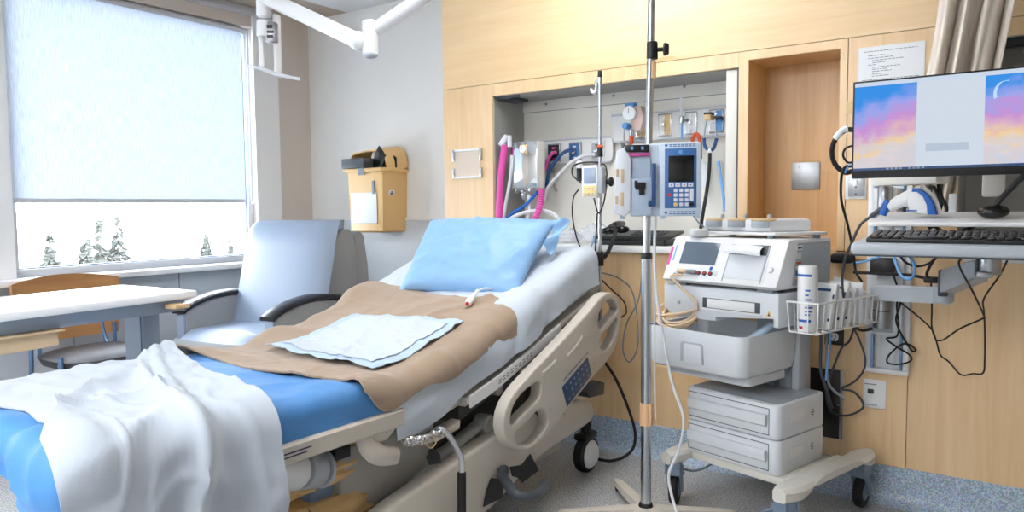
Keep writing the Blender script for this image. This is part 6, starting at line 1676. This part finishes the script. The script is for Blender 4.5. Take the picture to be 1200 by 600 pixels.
# black brick and cords under the tray
a, b = ay(974, 297, 3.2), ay(1000, 309, 3.2)
tag(MB().bb(a.x, b.x, 3.18, H0-.001, b.z, a.z, .010).build('power_adapter', 'black'), 'black power adapter fixed to the maple wall beside the cart', 'power adapter')
pk_ = MB(); a, b = ay(1020, 302, 3.12), ay(1049, 322, 3.12)
pk_.bb(a.x, b.x, 3.11, 3.17, b.z, a.z, .006)
tag(pk_.build('power_strip', 'black'), 'black power block on the wall track under the keyboard tray', 'power strip')
wires = [
 ('power_cable', 'rubber', 'black cord bundle crossing from the wall track toward the elbow', [(1000, 319, 3.1), (1040, 321, 3.1), (1070, 323, 3.0), (1092, 328, 2.95)], .006),
 ('power_cable', 'rubber', 'black cord sagging under the keyboard tray', [(1053, 298, 2.75), (1062, 308, 2.8), (1075, 312, 2.85), (1090, 308, 2.85), (1099, 298, 2.8)], .004),
 ('power_cable', 'rubber', 'black cord drop joining the cord tie at the elbow', [(1100, 298, 2.8), (1092, 308, 2.87), (1086, 322, 2.93), (1092, 328, 2.95)], .005),
 ('data_cable', 'cable_blue', 'light blue cable hanging in a loop under the keyboard tray', [(1064, 297, 2.8), (1071, 310, 2.8), (1071, 322, 2.8), (1064, 327, 2.8), (1056, 323, 2.85), (1051, 312, 2.95), (1047, 300, 3.0)], .005),
 ('data_cable', 'cable_blue', 'light blue cable running left from the track to the cart', [(1031, 301, 3.1), (1015, 306, 3.12), (999, 309, 3.14)], .004),
 ('loose_cable', 'rubber', 'thin black cord zigzagging down the wall track', [(1047, 322, 3.1), (1052, 340, 3.1), (1051, 360, 3.12), (1053, 380, 3.13), (1051, 394, 3.14), (1039, 397, 3.15), (1050, 406, 3.16), (1066, 416, 3.17), (1067, 423, 3.18), (1053, 427, 3.18), (1040, 425, 3.18), (1042, 416, 3.18), (1056, 404, 3.19), (1066, 404, 3.19), (1073, 410, 3.19), (1069, 411, 3.19), (1058, 395, 3.17), (1050, 375, 3.13), (1055, 355, 3.11), (1053, 335, 3.1)], .0035),
 ('loose_cable', 'rubber', 'thin black cord slanting from the track to the low hanging loop', [(1056, 355, 3.1), (1075, 370, 3.15), (1091, 385, 3.2), (1097, 399, 3.2), (1102, 416, 3.2), (1112, 424, 3.2), (1126, 439, 3.2), (1140, 438, 3.2), (1152, 437, 3.2), (1154, 420, 3.2), (1154, 385, 3.2), (1153, 365, 3.1), (1153, 350, 3.0), (1170, 325, 2.8), (1180, 306, 2.65)], .003),
 ('loose_cable', 'rubber', 'thin black cord dropping straight from the elbow tie', [(1091, 328, 2.95), (1092, 360, 3.05), (1092, 384, 3.15), (1097, 399, 3.19)], .003),
 ('loose_cable', 'rubber', 'thin black cord crossing in front of the folding forearm', [(1130, 300, 2.5), (1124, 311, 2.5), (1140, 342, 2.8), (1153, 370, 3.0), (1150, 374, 3.02), (1125, 385, 3.1), (1106, 398, 3.18), (1097, 399, 3.2)], .003),
 ('outlet_cable', 'rubber', 'black cord curving from the wire basket to the wall track base', [(993, 372, 3.1), (1000, 382, 3.15), (1010, 387, 3.17), (1023, 385, 3.17)], .006),
 ('outlet_cable', 'dark_grey', 'grey cord hanging from the basket past the track to the wall', [(1000, 384, 3.17), (1007, 398, 3.18), (1014, 420, 3.18), (1011, 436, 3.2), (1000, 448, 3.21), (986, 455, 3.22)], .004),
]
for n_, m_, l_, p_, r_ in wires: hose(n_, m_, l_, p_, r_, 'cord')
tie = ay(1092, 328, 2.95)
tag(MB().box(tie, (.05, .03, .022), None, .006).build('cord_tie', 'black'), 'black tie gathering the cords beside the elbow of the arm', 'cord tie')
# crumpled black cables and wrap behind the scanner
for i, pts in enumerate(([(1093, 218, 2.85), (1098, 226, 2.85), (1103, 238, 2.85), (1100, 249, 2.83)], [(1100, 216, 2.86), (1102, 228, 2.85), (1108, 240, 2.84), (1110, 249, 2.82)], [(1088, 268, 2.75), (1094, 265, 2.75), (1102, 270, 2.75), (1112, 274, 2.72), (1130, 270, 2.7), (1145, 263, 2.7)])):
    hose('shelf_cable', 'rubber', ('black cable behind the scanner head, the left one', 'black cable behind the scanner head, the right one', 'black cables trailing on the tray under the white shelf')[i], pts, .006, 'cord')

# ================================================================ privacy curtain pulled aside
cu = thing('privacy_curtain', 'beige privacy curtain gathered and tucked behind the computer monitor', 'curtain', (-.15, 3.06, CZ))
def curt(u, v):
    z = CZ-.03 - (CZ-.03-1.16)*v
    xl = interp([(1.16, -.325), (1.30, -.335), (1.63, -.335), (1.92, -.297), (2.61, -.215)])(z)
    xr = interp([(1.16, -.235), (1.30, -.215), (1.63, -.105), (1.92, -.058), (2.61, .08)])(z)
    g = u + .02*math.sin(5*u+3*v)
    x = xl+(xr-xl)*g + .006*nz(u*8, v*6, 70)
    y = 3.055 + .038*math.sin(2*PI*(3.4*u+.15*math.sin(3*v))+.6) + .012*math.sin(2*PI*8.1*u+2*v) + .012*nz(u*6, v*5, 71)
    return (x, y, z)
MB().grid(110, 40, curt, .004).build('cloth', 'curtain_cloth', cu, angle=70)
MB().bb(-.6, 1.4, 3.045, 3.07, CZ-.03, CZ, .003).build('track', 'rail_grey', cu)
# ================================================================ light
wd = bpy.data.worlds.new('world'); SC.world = wd; wd.use_nodes = True
nt = wd.node_tree; bgn = nt.nodes['Background']
sky = nt.nodes.new('ShaderNodeTexSky'); sky.sky_type = 'HOSEK_WILKIE'; sky.turbidity = 6; sky.ground_albedo = .8; sky.sun_direction = V((-.4, -.5, .6)).normalized()
mxs = nt.nodes.new('ShaderNodeMix'); mxs.data_type = 'RGBA'; mxs.inputs[0].default_value = .8
nt.links.new(sky.outputs[0], mxs.inputs[6]); mxs.inputs[7].default_value = (.93, .97, 1, 1)
nt.links.new(mxs.outputs[2], bgn.inputs[0]); bgn.inputs[1].default_value = 10.0
for y0, y1 in ((MR, WR), (WL, ML)):
    L = bpy.data.lights.new('window_portal', 'AREA'); L.shape = 'RECTANGLE'; L.size = y1-y0; L.size_y = WTOP-SILL
    L.cycles.is_portal = True
    o = bpy.data.objects.new('window_portal', L); COL.objects.link(o)
    o.location = (WX-.15, (y0+y1)/2, (SILL+WTOP)/2); o.rotation_euler = (PI/2, 0, -PI/2)
SC.view_settings.view_transform = 'Standard'; SC.view_settings.look = 'None'
SC.view_settings.gamma = 1; SC.view_settings.use_curve_mapping = False
SC.view_settings.exposure = 1.14
